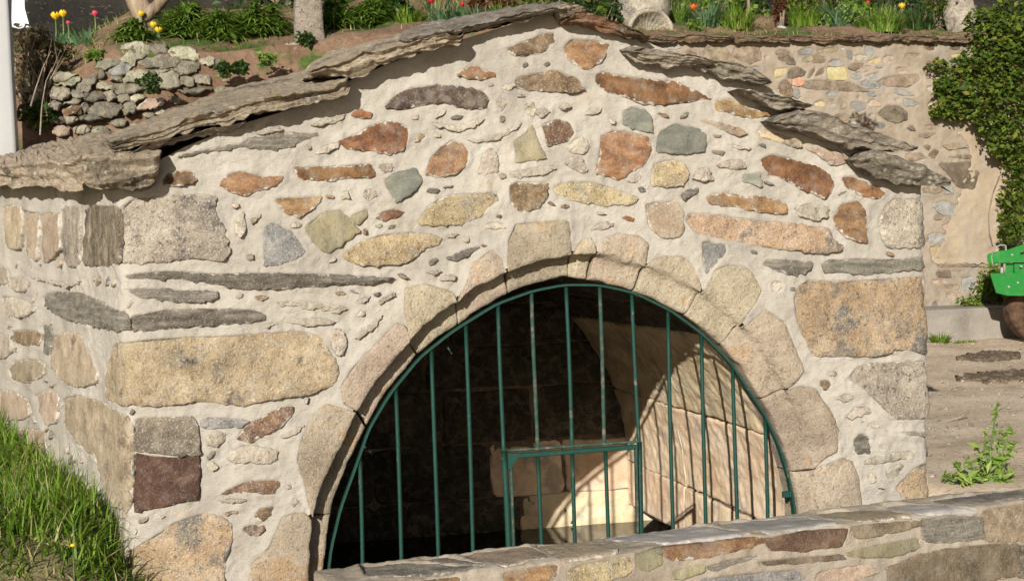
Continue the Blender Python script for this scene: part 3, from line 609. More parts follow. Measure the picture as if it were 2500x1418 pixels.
# roof slabs: front lower edge, front upper edge, back edge
def slab(bot, ftop, back, yf, depth, mat, name='roof_slab', rise=.10, under=.03, seed=0, drop=.035, side=None):
    n = max(30, int(abs(ftop[-1, 0]-ftop[0, 0])/5))
    if side is not None: a, c, d = [resample(on_plane(q_, np.array([XC, 0, 0])+SN*h_, SN), 0, False, n=n) for q_, h_ in zip((bot, ftop, back), side)]
    else: a = resample(at(bot, yf+under), 0, False, n=n); c = resample(at(ftop, yf), 0, False, n=n)
    if side is not None: pass
    elif back is None: d = c+np.array([0, depth, depth*rise])
    else: d = resample(at(back, yf+depth), 0, False, n=n)
    e = np.minimum(d-np.array([0, 0, drop]), 1e9); e2 = a+np.array([0, depth-under, 0]) if side is None else d-np.array([0, 0, .12]); e2[:, 2] = np.minimum(e[:, 2], e2[:, 2]+depth*rise)
    sec = []
    for f in np.linspace(0, 1, 13): sec.append(a+(c-a)*f)
    for f in np.linspace(0, 1, 13)[1:]: sec.append(c+(d-c)*f)
    for f in np.linspace(0, 1, 6)[1:-1]: sec.append(d+(e2-d)*f)
    for f in np.linspace(0, 1, 8)[:-1]: sec.append(e2+(a-e2)*f)
    V = np.stack(sec, 1); nr = V.shape[1]; P = V.reshape(-1, 3).copy(); q = P.copy(); th = max(.02, np.mean(c[:, 2]-a[:, 2]))
    fr = np.zeros((n, nr)); fr[:, 1:12] = 1; fr[:, 0] = fr[:, 12] = .55; fr = fr.ravel()
    tl = np.tile(np.r_[np.linspace(0, 1, 13), np.zeros(nr-13)], n)
    lay = vnoise(np.c_[q[:, 0]*1.6+seed, tl*5.5+q[:, 0]*.5, q[:, 0]*0+seed], seed)    # bedding layers, stepped in and out
    P += (np.array([0, 1., 0]) if side is None else -SN)*(fr*(.015*np.round(lay*2)/2 + .012*fbm(q*[1, 1, 1.6]+seed, 12, 3, seed) + .0045*fbm(q*[1, 1, 1.5]+seed, 45, 2, seed+1)))[:, None]; P[:, 1] += .012*fbm(q+seed, 4, 2, seed+2)
    edge_ = np.zeros((n, nr)); edge_[:, 0] = 1; edge_[:, 1] = .6; edge_[:, -1] = .6; P[:, 2] += edge_.ravel()*.012*fbm(np.c_[q[:, 0], q[:, 0]*0, q[:, 0]*0]+seed, 22, 3, seed+12)
    P[:, 2] += .008*fbm(q+seed, 9, 3, seed+4)+.005*fbm(q+seed, 36, 3, seed+6); P[:, 0] += .006*fbm(q+seed, 14, 2, seed+8)
    nose = np.zeros((n, nr)); nose[:, 12] = -1; nose[:, 0] = 1; P[:, 2] += nose.ravel()*th*.10; P[:, 1] += (np.abs(nose).ravel())*.006
    V = P.reshape(n, nr, 3)
    for i, f in ((0, .72), (1, .9), (2, .97), (-1, .72), (-2, .9), (-3, .97)):
        m_ = V[i].mean(0); V[i, :, 2] = m_[2]+(V[i, :, 2]-m_[2])*f; V[i, :13, 1] += (1-f)*.05
    Fs = gridfaces(n, nr, cv=True).tolist(); V = V.reshape(-1, 3)
    V = np.vstack([V, V[:nr].mean(0), V[-nr:].mean(0)]); N0 = len(V)-2
    Fs += [[(i+1) % nr, i, N0] for i in range(nr)]+[[(n-1)*nr+i, (n-1)*nr+(i+1) % nr, N0+1] for i in range(nr)]
    return mk(name, V, [f[::-1] for f in Fs], MT[mat], house, smooth=False)
slab(PX('205,468 220,469 240,471 320,466 388,447'), PX('198,380 215,379 300,372 392,372'), PX('185,334 200,333 250,324 330,330 410,338'), -.115, .8, 'slab', seed=1)
slab(PX('-160,452 0,460 80,463 215,468'), PX('-160,402 0,396 100,389 215,380'), PX('-160,364 0,347 100,338 230,331'), 0, .8, 'slab', seed=21, side=(.085, .10, -.45))
slab(PX('300,386 330,381 430,351 520,326 600,309'), PX('306,374 330,366 425,334 520,310 602,297'), None, -.08, .6, 'slabg', seed=2, rise=.12)
slab(PX('262,372 330,358 400,345 430,335 520,310 580,291 650,279 740,263 830,246 857,234'), PX('262,350 370,316 450,290 520,268 600,249 700,224 780,204 852,188'), PX('262,330 330,305 400,272 500,236 600,205 700,184 780,162 870,150'), -.115, .85, 'slab', seed=3)
slab(PX('755,196 800,187 850,190 895,178 943,158 997,140 1072,127 1120,113 1134,101'), PX('755,178 800,166 834,155 902,126 970,109 1038,92 1085,82 1131,92'), PX('755,158 800,134 870,110 940,90 1000,78 1090,64 1130,60'), -.115, .75, 'slab', seed=5)
slab(PX('980,112 1040,98 1085,86 1120,81 1174,71 1242,54 1310,41 1358,29 1383,35'), PX('980,98 1040,82 1072,74 1123,66 1174,55 1242,38 1310,25 1358,16 1386,20'), PX('975,78 1030,62 1072,50 1174,35 1242,24 1310,13 1361,6 1395,4'), -.105, .65, 'slabg', seed=6)
slab(PX('1362,46 1390,46 1415,40 1434,30'), PX('1360,16 1385,8 1412,10 1432,26'), None, -.09, .5, 'slab', seed=7, rise=.08)
slab(PX('1376,61 1420,61 1470,69 1530,83 1575,96 1590,96'), PX('1378,56 1400,40 1430,30 1470,38 1520,55 1560,72 1590,91'), None, -.10, .55, 'slabr', seed=8)
slab(PX('1535,127 1560,145 1590,156 1640,159 1690,162 1735,168'), PX('1535,119 1560,112 1590,114 1650,127 1710,141 1745,156'), None, -.11, .5, 'slabg', seed=9)
slab(PX('1700,164 1730,181 1775,193 1850,201 1886,205'), PX('1690,142 1745,150 1800,152 1845,165 1870,182 1888,196'), None, -.10, .5, 'slabg', seed=10)
slab(PX('1806,229 1850,244 1880,259 1910,265 1960,263 1986,262'), PX('1802,222 1852,225 1906,234 1953,247 1986,256'), None, -.12, .5, 'slabg', seed=12)
slab(PX('1884,300 1924,314 1978,332 2050,354 2104,365 2176,372 2219,372 2246,363'), PX('1885,294 1905,284 1960,266 1992,268 2050,288 2097,306 2147,317 2176,331 2219,344 2248,356'), None, -.12, .5, 'slabg', seed=13)
slab(PX('2093,402 2104,415 2158,437 2212,451 2266,458 2302,455 2326,448'), PX('2090,389 2122,371 2162,371 2212,385 2266,403 2302,425 2327,440'), None, -.12, .45, 'slabg', seed=14)
# rubble packing under the slabs, so that the roof is closed
rp = PX('330,400 450,345 600,280 850,185 1130,95 1385,40 1590,100 1800,185 1990,275 2240,385 2330,450'); n = 120
ra = resample(at(rp, .02), 0, False, n=n); rows = [ra+np.array([0, d, d*.09-(.0 if d else .05)]) for d in (0, .25, .6, 1.0, 1.6, 2.3)]
V = np.stack(rows, 1).reshape(-1, 3); V[:, 2] += .02*fbm(V, 6, 3, 4)
mk('roof_packing', V, gridfaces(n, 6)[:, ::-1], MT['plaster'], house)
# vault inside the arch
VD = 2.3; vc = np.array([.2, .35]); vin = chaikin(inn, 0); vin = vc+(inn-vc)*1.015; vin = vin[vin[:, 1] > -.3]; vl = np.r_[0, np.cumsum(np.linalg.norm(np.diff(vin, axis=0), axis=1))]
vt = np.gradient(vin, axis=0); vt /= np.linalg.norm(vt, axis=1)[:, None]; vn = np.stack([vt[:, 1], -vt[:, 0]], 1)
def VF(s, v, h):
    h = np.asarray(h)+0*np.asarray(s); k = 1-.03*(np.clip(np.asarray(v), 0, 9)/VD); x = .25+(np.interp(s, vl, vin[:, 0])-.25)*k+np.interp(s, vl, vn[:, 0])*h; z = np.interp(s, vl, vin[:, 1])+np.interp(s, vl, vn[:, 1])*h
    return np.stack([x, np.asarray(v)+0*h, z], -1)
vault = Sheet(VF, 1, .1); SB = float(vl[np.argmin(((vin-at1(1742, 835, INY)[[0, 2]])**2).sum(1))]); s = 0.0; rs = random.Random(4)  # SB: course where the painted-in shade gives way to pale stone
while s < vl[-1]-.05:
    hgt = min(rs.uniform(.26, .42) if s < .6*vl[-1] else rs.uniform(.4, .5), vl[-1]-s); hgt = SB-s if s < SB-.02 and s+hgt > SB-.12 else hgt; v = .13+rs.uniform(-.25, 0)
    while v < VD:
        ln = rs.uniform(.7, 1.3) if s < .6*vl[-1] else rs.uniform(1.0, 1.7); a, b_ = max(v, .13), min(v+ln, VD)
        if b_-a > .12:
            j = lambda: rs.uniform(-.008, .008); g = .0025
            poly = [(s+g+j(), a+g), (s+g+j(), (a+b_)/2), (s+g+j(), b_-g), (s+hgt-g+j(), b_-g), (s+hgt-g+j(), (a+b_)/2), (s+hgt-g+j(), a+g)]
            pp = np.vstack([np.linspace(poly[i], poly[(i+1) % 6], 4)[:-1] for i in range(6)])
            vault.stone(pp, 'S' if s+hgt/2 > SB else 'N', house, 'vault_stone', proud=.004, bury=.002, rough=.0045, res=.025, amp=.004, ch=0)  # pale copy on the sunlit side, dark copy paints in the shade elsewhere
        v += ln
    s += hgt
us = np.linspace(0, vl[-1], 90); vs_ = np.linspace(.1, VD, 30); sv, vv = np.meshgrid(us, vs_, indexing='ij')
vault.polys = []; vault.mortar(sv, vv, None, MT['vault'], house, 'vault_lining', extra=lambda P: -.014)
BF = lambda s, v, h: np.stack([np.asarray(s), VD-np.asarray(h)-0*np.asarray(s), np.asarray(v)+0*np.asarray(h)], -1)
back = Sheet(BF, -1, .2); z = -.32
while z < 1.2:
    hg = rs.uniform(.2, .32); x = -.85+rs.uniform(-.3, 0)
    while x < 1.25:
        wd = rs.uniform(.35, .7); g = .004; a, b_ = x+g, x+wd-g; j = lambda: rs.uniform(-.012, .012)
        pp = [(a+j(), z+g), ((a+b_)/2, z+g+j()), (b_+j(), z+g), (b_+j(), z+hg/2), (b_+j(), z+hg-g), ((a+b_)/2, z+hg-g+j()), (a+j(), z+hg-g), (a+j(), z+hg/2)]
        back.stone(pp, 'S' if x+wd/2 > .45 and z+hg/2 < .14 else 'N', house, 'back_wall_stone', proud=.01, bury=.004, rough=.007, res=.03, amp=.004); x += wd  # pale copy where the sun patch lands, shade painted into the others
    z += hg
sv, vv = np.meshgrid(np.linspace(-1, 1.4, 40), np.linspace(-.4, 1.35, 30), indexing='ij'); back.polys = []
back.mortar(sv, vv, None, MT['vault'], house, 'back_wall', extra=lambda P: -.012)
for a, b_ in (((1092, 846), (1102, 862)), ((890, 1090), (904, 1102))):
    p, q = at1(*a, .12), at1(*b_, .07); V, Fs = tube([p, (p+q)/2, q], .0035, 6); mk('rusty_nail', V, Fs, MT['rust'], house)
gx, gy = np.meshgrid(np.linspace(-.95, 1.25, 24), np.linspace(.1, VD, 20), indexing='ij')
tag(mk('water', np.c_[gx.ravel(), gy.ravel(), 0*gx.ravel()-.21], gridfaces(24, 20), MT['water'], smooth=True), 'dark still water on the floor of the fountain vault', 'water', kind='structure')

# ---------------------------------------------------------------- iron grille
GY = .055; grille = tag(empty('iron_grille', at1(1390, 1420, GY)), 'green painted iron grille with a small door closing the fountain arch', 'grille')
arc = PX('797,1440 807,1343 831,1240 869,1136 900,1047 951,961 1024,872 1106,807 1211,742 1300,710 1378,695 1463,696 1548,715 1636,758 1712,814 1780,882 1816,937 1866,1013 1899,1085 1924,1164 1938,1247 1946,1440')
def bar(p, q, rad, name, mat='iron', y=GY, n=10, wob=.0015):
    a, b_ = at1(*p, y), at1(*q, y); t = np.linspace(0, 1, n)[:, None]; P = a+(b_-a)*t; P[:, 0] += wob*np.sin(t[:, 0]*4+p[0]); V, Fs = tube(P, rad, 8); return mk(name, V, Fs, MT[mat], grille)
ac = resample(at(chaikin(np.vstack([arc, arc[::-1]]), 2)[:4*len(arc)-2], GY), 0, False, n=90); tg = np.gradient(ac, axis=0); tg /= np.linalg.norm(tg, axis=1)[:, None]
nn = np.stack([-tg[:, 2], 0*tg[:, 0], tg[:, 0]], 1); V = np.stack([ac+nn*a*.004+np.array([0, b_*.014, 0]) for a, b_ in ((-1, -1), (1, -1), (1, 1), (-1, 1))], 1).reshape(-1, 3)
mk('arch_bar', V, gridfaces(90, 4, cv=True), MT['iron'], grille, smooth=False)
for p, q, m_ in (((879, 1112), (886, 1440), 'iron'), ((967, 946), (982, 1440), 'iron'), ((1054, 852), (1072, 1440), 'iron'), ((1137, 789), (1158, 1440), 'iron'), ((1216, 744), (1229, 1102), 'iron'),
                 ((1298, 712), (1312, 1094), 'rust'), ((1382, 699), (1397, 1088), 'iron'), ((1464, 700), (1476, 1082), 'rust'), ((1542, 718), (1560, 1080), 'iron'), ((1631, 760), (1646, 1440), 'iron'),
                 ((1713, 819), (1726, 1440), 'iron'), ((1789, 890), (1804, 1440), 'iron'), ((1867, 1018), (1880, 1440), 'iron')):
    bar(p, q, .0076, 'bar', m_)
door = empty('door', at1(1400, 1420, GY-.012)); door.parent = grille; door.location = np.array(door.location)-np.array(grille.location)
def dbar(p, q, wd, name, mat='iron', y=GY-.014):
    a, b_ = at1(*p, y), at1(*q, y); ax = (b_-a)/np.linalg.norm(b_-a); l = np.linalg.norm(b_-a); sx = np.cross(ax, [0, 1, 0]); V, Fs = box((a+b_)/2, l, .022, wd, [ax, np.array([0, 1, 0.]), sx], .003)
    return mk(name, V, Fs, MT[mat], door, smooth=False)
bar((1226, 1101), (1564, 1077), .0055, 'lintel_bar', 'rust', GY-.002); bar((1231, 1100), (1246, 1440), .0115, 'door_post', 'iron', GY-.002); bar((1560, 1078), (1570, 1440), .010, 'door_post', 'iron', GY-.002)
dbar((1246, 1113), (1556, 1090), .017, 'top_rail'); dbar((1246, 1113), (1258, 1440), .010, 'stile', 'rust'); dbar((1552, 1091), (1560, 1440), .010, 'stile', 'rust')
for p, q in (((1313, 1112), (1327, 1440)), ((1397, 1106), (1407, 1440)), ((1478, 1100), (1490, 1440))):
    a, b_ = at1(*p, GY-.012), at1(*q, GY-.012); V, Fs = tube(np.linspace(a, b_, 8), .0075, 8); mk('door_bar', V, Fs, MT['iron'], door)
a = at(PX('1241,1107 1272,1106 1262,1120 1250,1140 1241,1148'), GY-.028); V = np.vstack([a, a+[0, .006, 0]]); mk('corner_gusset', V, [[0, 1, 2, 3, 4], [9, 8, 7, 6, 5]]+[[i, i+5, (i+1) % 5+5, (i+1) % 5] for i in range(5)], MT['iron'], door, smooth=False)
V, Fs = box(at1(1921, 1206, GY-.012), .036, .016, .024, None, .002); mk('fixing_lug', V, Fs, MT['iron'], grille, smooth=False)

# ---------------------------------------------------------------- parapet in front
ZP = .36; zn = np.array([0, 0, 1.])
f0, f1 = on_plane([(700, 1453), (2620, 1210)], (0, 0, ZP), zn); PD = (f1-f0)[:2]/np.linalg.norm((f1-f0)[:2]); PB = np.array([-PD[1], PD[0]]); PN = np.array([-PB[0], -PB[1], 0]); PL = np.linalg.norm((f1-f0)[:2])
pb = on_plane(PX('900,1375 1500,1302 2000,1246 2500,1197'), (0, 0, ZP), zn); PW = float(np.median((pb[:, :2]-f0[:2])@PB))
_pt, _pa, _pz, _pta, _ptz, _pl = smooth_path([(PW, -.9), (PW, 0), (0, 0), (0, -.9)], .014); PV0 = .9+PW
def PF(s, v, h):
    t = np.asarray(v)+PV0; h = np.asarray(h)+0*t; na, nz = np.interp(t, _pt, _ptz), -np.interp(t, _pt, _pta)
    a = np.interp(t, _pt, _pa)+na*h; z = np.interp(t, _pt, _pz)+nz*h; s = np.asarray(s)
    return np.stack([f0[0]+PD[0]*s+PB[0]*a, f0[1]+PD[1]*s+PB[1]*a, ZP+z], -1)
def psv(p):
    a = on_plane(p, f0, PN); b_ = on_plane(p, (0, 0, ZP), zn); fr = a[:, 2] <= ZP
    return np.stack([np.where(fr, (a[:, :2]-f0[:2])@PD, (b_[:, :2]-f0[:2])@PD), np.where(fr, ZP-a[:, 2], -np.clip((b_[:, :2]-f0[:2])@PB, 0, PW-.004))], 1)
par = tag(empty('parapet_wall', np.r_[(f0+f1)[:2]/2, 0]), 'low mortared rubble parapet wall with slate coping crossing before the arch', 'parapet wall')
para = Sheet(PF, 1, .3)
PST = '''
H o 50,1110 330,1070 700,1052 715,1100 550,1150 350,1190 150,1215 60,1180
H R 770,1050 1000,1005 1285,990 1270,1040 1230,1120 1000,1150 800,1150 765,1100
H x 1350,970 1500,952 1760,940 1780,980 1650,1020 1400,1065 1350,1040
H h 1810,930 2000,910 2200,912 2210,1060 2000,1090 1830,1080
H x 2225,880 2400,840 2640,815 2640,1070 2400,1080 2235,1080
H h 350,1250 500,1200 690,1170 690,1200 550,1250 400,1290
H x 710,1210 900,1190 1230,1170 1250,1210 1000,1240 780,1260 715,1250
H y 1320,1150 1500,1110 1760,1060 1770,1130 1600,1190 1330,1195
H x 1610,1260 1800,1180 2000,1140 2200,1110 2430,1100 2430,1300 2100,1376 1650,1396
H k 1100,1290 1250,1260 1430,1245 1500,1300 1300,1366 1090,1396
H u 350,1330 600,1300 930,1270 980,1330 900,1396 350,1416
H y 120,1290 220,1260 330,1240 320,1290 200,1340 130,1340
H h -20,1125 35,1118 42,1200 -20,1225
H h 2455,1120 2640,1100 2640,1320 2455,1330
I o 560,1450 700,1396 920,1375 935,1405 900,1450
I o 1260,1350 1400,1315 1600,1286 1630,1305 1610,1380 1550,1430 1280,1450
I g 1720,1335 1900,1278 2110,1248 2150,1295 2130,1370 1900,1430 1720,1450
I y 2185,1210 2350,1170 2360,1300 2250,1350 2190,1300
P h 869,1381 930,1372 1000,1373 1185,1389 1127,1398 1006,1408 890,1410
P t 1095,1352 1140,1342 1280,1326 1350,1366 1282,1374 1230,1387 1150,1370
P t 1295,1328 1320,1318 1385,1316 1512,1345 1500,1355 1420,1368 1370,1374
P T 1420,1304 1600,1285 1700,1280 1845,1305 1800,1313 1620,1330 1530,1320
P T 1740,1278 1800,1270 1960,1262 2055,1283 2000,1287 1880,1305 1850,1300
P t 1985,1252 2010,1247 2130,1245 2232,1263 2150,1270 2090,1275 2010,1266
P T 2140,1236 2200,1228 2330,1240 2388,1256 2250,1260 2200,1250
P h 2250,1225 2350,1208 2620,1186 2620,1215 2500,1222 2330,1235
P h 1010,1368 1070,1357 1090,1356 1140,1372 1200,1386 1100,1378
'''
for ln in PST.strip().splitlines():
    rg, kd, pts = ln.split(' ', 2); pq = psv(PX(pts, rg)); pq = pq.mean(0)+(pq-pq.mean(0))*(1.0 if rg == 'P' else 1.13); para.stone(pq, kd, par, 'coping_stone' if rg == 'P' else 'stone', proud=.010, bury=.003, rough=.003, res=.008)
PS0 = float((on_plane([(770, 1396)], (0, 0, ZP), zn)[0]-f0)[:2]@PD); ss = np.linspace(PS0, PL+.6, 520); vv_ = np.r_[np.linspace(-PW-.5, -PW-.02, 8), np.linspace(-PW-.01, .22, 110), np.linspace(.23, .75, 14)]; sv, vv = np.meshgrid(ss, vv_, indexing='ij')
para.mortar(sv, vv, None, MT['mortar2'], par, 'mortar', amp=.8, deep=.02)
# ---------------------------------------------------------------- rear retaining wall, right
RY = 6.0
RF = lambda s, v, h: np.stack([np.asarray(s), RY-np.asarray(h)-0*np.asarray(s), np.asarray(v)+0*np.asarray(h)], -1)
rear = Sheet(RF); rw = tag(empty('rear_retaining_wall', (3.6, RY, .4)), 'tall mortared rubble retaining wall with old plaster below the right garden', 'retaining wall')
RST = '''
W x 120,320 200,240 260,270 350,340 340,400 240,390
W w 410,220 480,170 600,160 620,210 560,260 430,260
W x 680,210 800,170 960,150 960,220 850,245 740,240
W x 590,130 700,95 770,100 760,130 640,140
W p 990,180 1040,160 1090,180 1060,205
W x 455,350 500,310 560,280 640,270 600,340 560,370
W x 600,330 660,270 740,280 810,340 760,380 620,385
W w 830,390 910,335 1000,340 1060,390 1030,425 920,435
W Y 840,450 960,445 1075,460 1110,600 1050,620 850,610
W Y 70,500 130,460 230,470 220,540 150,580 80,570
W x 260,530 310,470 400,450 490,500 470,560 350,590 270,590
W B 330,610 390,580 460,600 480,660 440,710 340,700
W x 540,590 590,480 650,440 650,500 580,590
W x 620,590 690,490 770,450 780,520 720,560
W b 120,760 170,660 240,640 310,700 320,830 260,890 160,850
W w 310,830 340,760 420,770 430,860 380,890
W x 520,700 600,640 850,640 1100,660 1240,720 1340,770 1290,790 1000,780 700,770 560,740
W x 1130,450 1200,390 1350,380 1320,430 1220,490
W k 1240,500 1350,440 1450,430 1460,480 1350,510
W w 1180,580 1230,540 1310,550 1310,600 1230,620
W w 1330,600 1400,560 1550,520 1570,590 1500,615
W u 1310,680 1390,625 1520,640 1630,690 1560,730 1430,755
W u 1320,830 1400,795 1480,800 1530,840 1450,870
W w 1370,160 1430,140 1490,190 1460,300 1420,300 1380,230
W x 1480,120 1600,100 1860,110 1850,140 1680,145
W H 1270,150 1340,135 1345,180 1290,200
W p 1200,280 1300,260 1400,290 1330,350 1220,340
W Y 1400,370 1500,310 1590,310 1540,380 1430,400
W k 1610,310 1680,280 1780,290 1790,350 1650,380
W x 1470,440 1600,430 1680,440 1570,470
W k 1800,470 1870,440 1980,460 1990,500 1850,510
W x 1590,640 1700,590 1900,560 2100,560 2110,640 1950,720 1700,700
W H 490,790 600,795 640,850 540,840
W H 500,890 570,890 610,940 560,940
W w 810,830 870,790 1020,810 980,850 880,870
W x 850,900 940,895 950,920 880,940
W Y 630,950 720,930 790,950 760,1010 660,1000
W p 860,990 930,960 940,1000 890,1020
W x 1010,1030 1060,960 1110,960 1090,1030 1040,1045
W w 1170,960 1220,940 1370,960 1370,1040 1270,1080 1170,1020
W k 1400,980 1450,910 1520,920 1590,970 1570,1010 1460,1000
W H 1240,870 1280,840 1335,870 1320,910 1260,905
W H 1560,860 1600,800 1650,870 1630,895
W H 1760,880 1840,880 1900,920 1830,960
W w 1800,800 1830,750 1950,780 2080,840 1900,850
W w 1930,900 2050,910 2150,960 2080,1000 1960,1000
W x 1580,1110 1700,1010 1850,1010 1960,1100 1950,1180 1830,1230 1690,1190
W H 1290,1110 1330,1095 1350,1130 1310,1140
W H 1400,1100 1440,1110 1490,1090 1500,1160 1430,1170
W x 1160,1130 1230,1120 1260,1160 1180,1180
W H 2000,1340 2080,1310 2170,1340 2050,1370
C x 1760,920 1900,900 1850,938
C x 1960,990 2040,975 2110,1000 2000,1018
C b 1855,1050 1900,1010 1922,1030 1890,1080
C x 1990,1065 2120,1050 2120,1078
C x 1690,1050 1800,1040 1830,1070 1740,1095
C x 1940,1120 2170,1110 2180,1170 2150,1270 2060,1260 2000,1180
C x 1700,870 1750,850 1760,890
X x 150,310 280,320 240,350 160,345
X w 300,310 350,300 360,350 310,350
X w 230,430 300,400 380,440 360,500 280,490
X k 290,570 350,550 360,600 300,600
X u 190,640 230,620 330,635 290,690 210,690
X Y 200,720 260,710 265,790 210,780
X p 385,380 420,355 435,380 400,405
X x 230,840 420,835 560,850 300,862
X x 245,890 330,880 340,930 260,925
X H 380,895 410,885 435,900 400,910
X k 210,950 290,945 310,970 230,975
X w 425,940 500,930 510,1000 430,1020
X k 310,1050 380,1030 420,1060 350,1090
X x 300,985 400,980 390,1020 320,1030
P x 1715,135 1735,115 1770,120 1790,150 1740,155
P x 1790,140 1800,115 1850,115 1855,145 1830,155
P H 1862,142 1870,133 1877,140 1868,150
P w 1600,112 1640,108 1660,118 1620,124
P x 1890,130 1910,120 1930,130 1910,140
'''
def rsv(p): return at(p, RY)[:, [0, 2]]
for ln in RST.strip().splitlines():
    rg, kd, pts = ln.split(' ', 2); hole = kd == 'H'
    pq = rsv(PX(pts, rg)); pq = pq.mean(0)+(pq-pq.mean(0))*(1.0 if hole else 1.22); rear.stone(pq, kd, rw, 'hole_stone' if hole else 'stone', proud=-.02 if hole else .012, bury=.03 if hole else .004, thick=.08, res=.014, amp=.005, rough=.004)
rs = random.Random(8)                           # the rest of the wall, out of the traced part and down to its foot
def fits(c, rad): return not near(rear, c, rad+.006)
pl_px = PX('2330,318 2442,330 2700,330 2700,642 2292,645 2272,638 2300,590 2322,530 2345,480 2352,440 2372,400 2365,350'); plp = rsv(pl_px)
cnt = 0
for _ in range(4500):
    px, py = rs.uniform(1600, 2480), rs.uniform(112, 748); c = at1(px, py, RY)[[0, 2]]; a, b_ = rs.uniform(.035, .12), rs.uniform(.022, .055)
    if inside(c[None], plp)[0] or not fits(c, a*.45): continue
    th = np.linspace(0, 2*math.pi, 8)[:-1]+rs.uniform(0, 1); rr = np.array([rs.uniform(.75, 1.1) for _ in th])
    rear.stone(np.c_[c[0]+a*rr*np.cos(th), c[1]+b_*rr*np.sin(th)], rs.choice('xxxwwpYkbp'), rw, 'stone', proud=.008, bury=.006, thick=.06, res=.014, amp=.004, rough=.004)
    cnt += 1
    if cnt > 205: break
rear.stone(plp, 'plaster', rw, 'plaster_patch', proud=.012, bury=-.006, thick=.03, res=.02, amp=.012, rough=.004)
sx = np.arange(1.2, 7.5, .013); zz = np.arange(.2, at1(2000, 96, RY)[2], .013); sv, vv = np.meshgrid(sx, zz, indexing='ij')
rear.mortar(sv, vv, None, MT['mortar3'], rw, 'mortar', amp=1.4, deep=.03)
house_keep = house
def cope(bot, ftop, seed, nm='coping_slab'):
    global house
    house = rw; o = slab(bot, ftop, None, RY-.10, .45, 'cope', nm, rise=.05, seed=seed); house = house_keep; return o
xs = [1575, 1650, 1722, 1790, 1856, 1930, 1978, 2045, 2103, 2196, 2290, 2400]
for i, (a, b_) in enumerate(zip(xs[:-1], xs[1:])):
    j = [rs.uniform(-3, 3) for _ in range(6)]
    cope(PX(f'{a} {101+j[0]} {(a+b_)/2} {105+j[1]} {b_+4} {102+j[2]}'), PX(f'{a} {86+j[3]} {(a+b_)/2} {84+j[4]} {b_+4} {88+j[5]}'), 30+i)

# ---------------------------------------------------------------- ground
b = NB('gravel'); MT['field'] = b.done(b.ramp(b.noise(40, 2), [(.3, (.20, .16, .12)), (.5, (.34, .28, .22)), (.7, (.48, .42, .35))]), .9); MT['straw'] = mk_leaf('straw', [(0, (.16, .11, .06)), (.5, (.40, .31, .18)), (1, (.62, .54, .38))], .1)
zb = at1(2300, 834, 5.3)[2]
def ground_z(x, y):
    x = np.asarray(x, float); y = np.asarray(y, float)
    zr = np.where(y < .1, .02+.28*sstep(-1.0, .1, y)*sstep(1.5, 1.75, x), .30+(zb-.30)*np.clip((y-.1)/5.2, 0, 1))
    zl = .0+.37*sstep(-.62, .04, y)+.07*np.clip(y, 0, 3)
    k = sstep(-1.6, -1.2, x); z = zl*(1-k)+zr*k
    inn_ = (x > -1.2) & (x < 1.5) & (y > -.02) & (y < 2.4); return np.where(inn_, -.4, z)
def axis_(fine0, fine1, st, far): a = np.arange(fine0, fine1, st); g = np.cumsum(st*1.25**np.arange(1, 40)); return np.r_[(fine0-g[g < far])[::-1], a, fine1+g[g < far]]
gx, gy = np.meshgrid(axis_(-3.4, 5.2, .07, 110), axis_(-1.6, 6.1, .07, 110), indexing='ij'); P = np.c_[gx.ravel(), gy.ravel(), 0*gx.ravel()]
z = ground_z(P[:, 0], P[:, 1])+.012*fbm(P, 2.5, 3, 5)+.007*fbm(P*[1, 2, 1], 9, 3, 6)
ground = tag(mk('ground', np.c_[P[:, :2], z], gridfaces(*gx.shape), MT['dirt'], loc=(0, 0, 0)), 'trodden pale brown dirt yard around the fountain house', 'ground', kind='structure')

# garden terrace behind
lp = PX('-260,320 50,235 150,190 280,120 480,130 700,116 900,95 1100,72 1280,55'); L3 = at(lp, 2.35); R3 = at(PX('1590,90 1800,90 2200,95 2500,100 2900,100'), 6.25)
TX = np.r_[L3[:, 0], R3[:, 0]]; TY = np.r_[np.full(len(L3), 2.35), np.full(len(R3), 6.25)]; TZ = np.r_[L3[:, 2], R3[:, 2]]
TX[0] = -9; TX[-1] = 12
def garden_z(x, y):
    d = y-np.interp(x, TX, TY); return np.interp(x, TX, TZ)+.30*np.clip(d, 0, 1.5)+.09*np.clip(d-1.5, 0, 3)+.2*np.clip(d-4.5, 0, 40), d
gx, gd = np.meshgrid(np.linspace(-8.5, 11, 330), np.r_[0, 0, np.arange(.06, 4.6, .06), np.linspace(4.8, 14, 30)], indexing='ij'); X_ = gx.ravel(); Y_ = np.interp(X_, TX, TY)+gd.ravel()
Z_, _ = garden_z(X_, Y_); P = np.c_[X_, Y_, 0*X_]; Z_ = Z_+(.025*fbm(P, 3, 3, 21)+.012*fbm(P, 14, 3, 23))*np.clip(gd.ravel()*8, .2, 1); Z_ = Z_.reshape(gx.shape); Z_[:, 0] = 0.0; Z_ = Z_.ravel()
tag(mk('garden_soil', np.c_[X_, Y_, Z_], gridfaces(*gx.shape), MT['soil'], loc=(0, 0, 0)), 'reddish brown sloping garden soil above the walls', 'garden bed', kind='structure')
gx, gv = np.meshgrid(np.linspace(-22, 30, 160), np.linspace(0, 1, 40), indexing='ij'); X_ = gx.ravel(); v_ = gv.ravel(); Y_ = np.interp(X_, TX, TY)+3.6+v_*9; Z_ = 2.6+v_*7.5; P = np.c_[X_, Y_, Z_]
P[:, 1] += .35*fbm(P, .9, 3, 40); P[:, 2] += .25*fbm(P, 1.1, 4, 41)
tag(mk('hillside', P, gridfaces(*gx.shape), MT['hill'], loc=(0, 0, 0)), 'dark shaded hillside behind the garden', 'hillside', kind='structure')
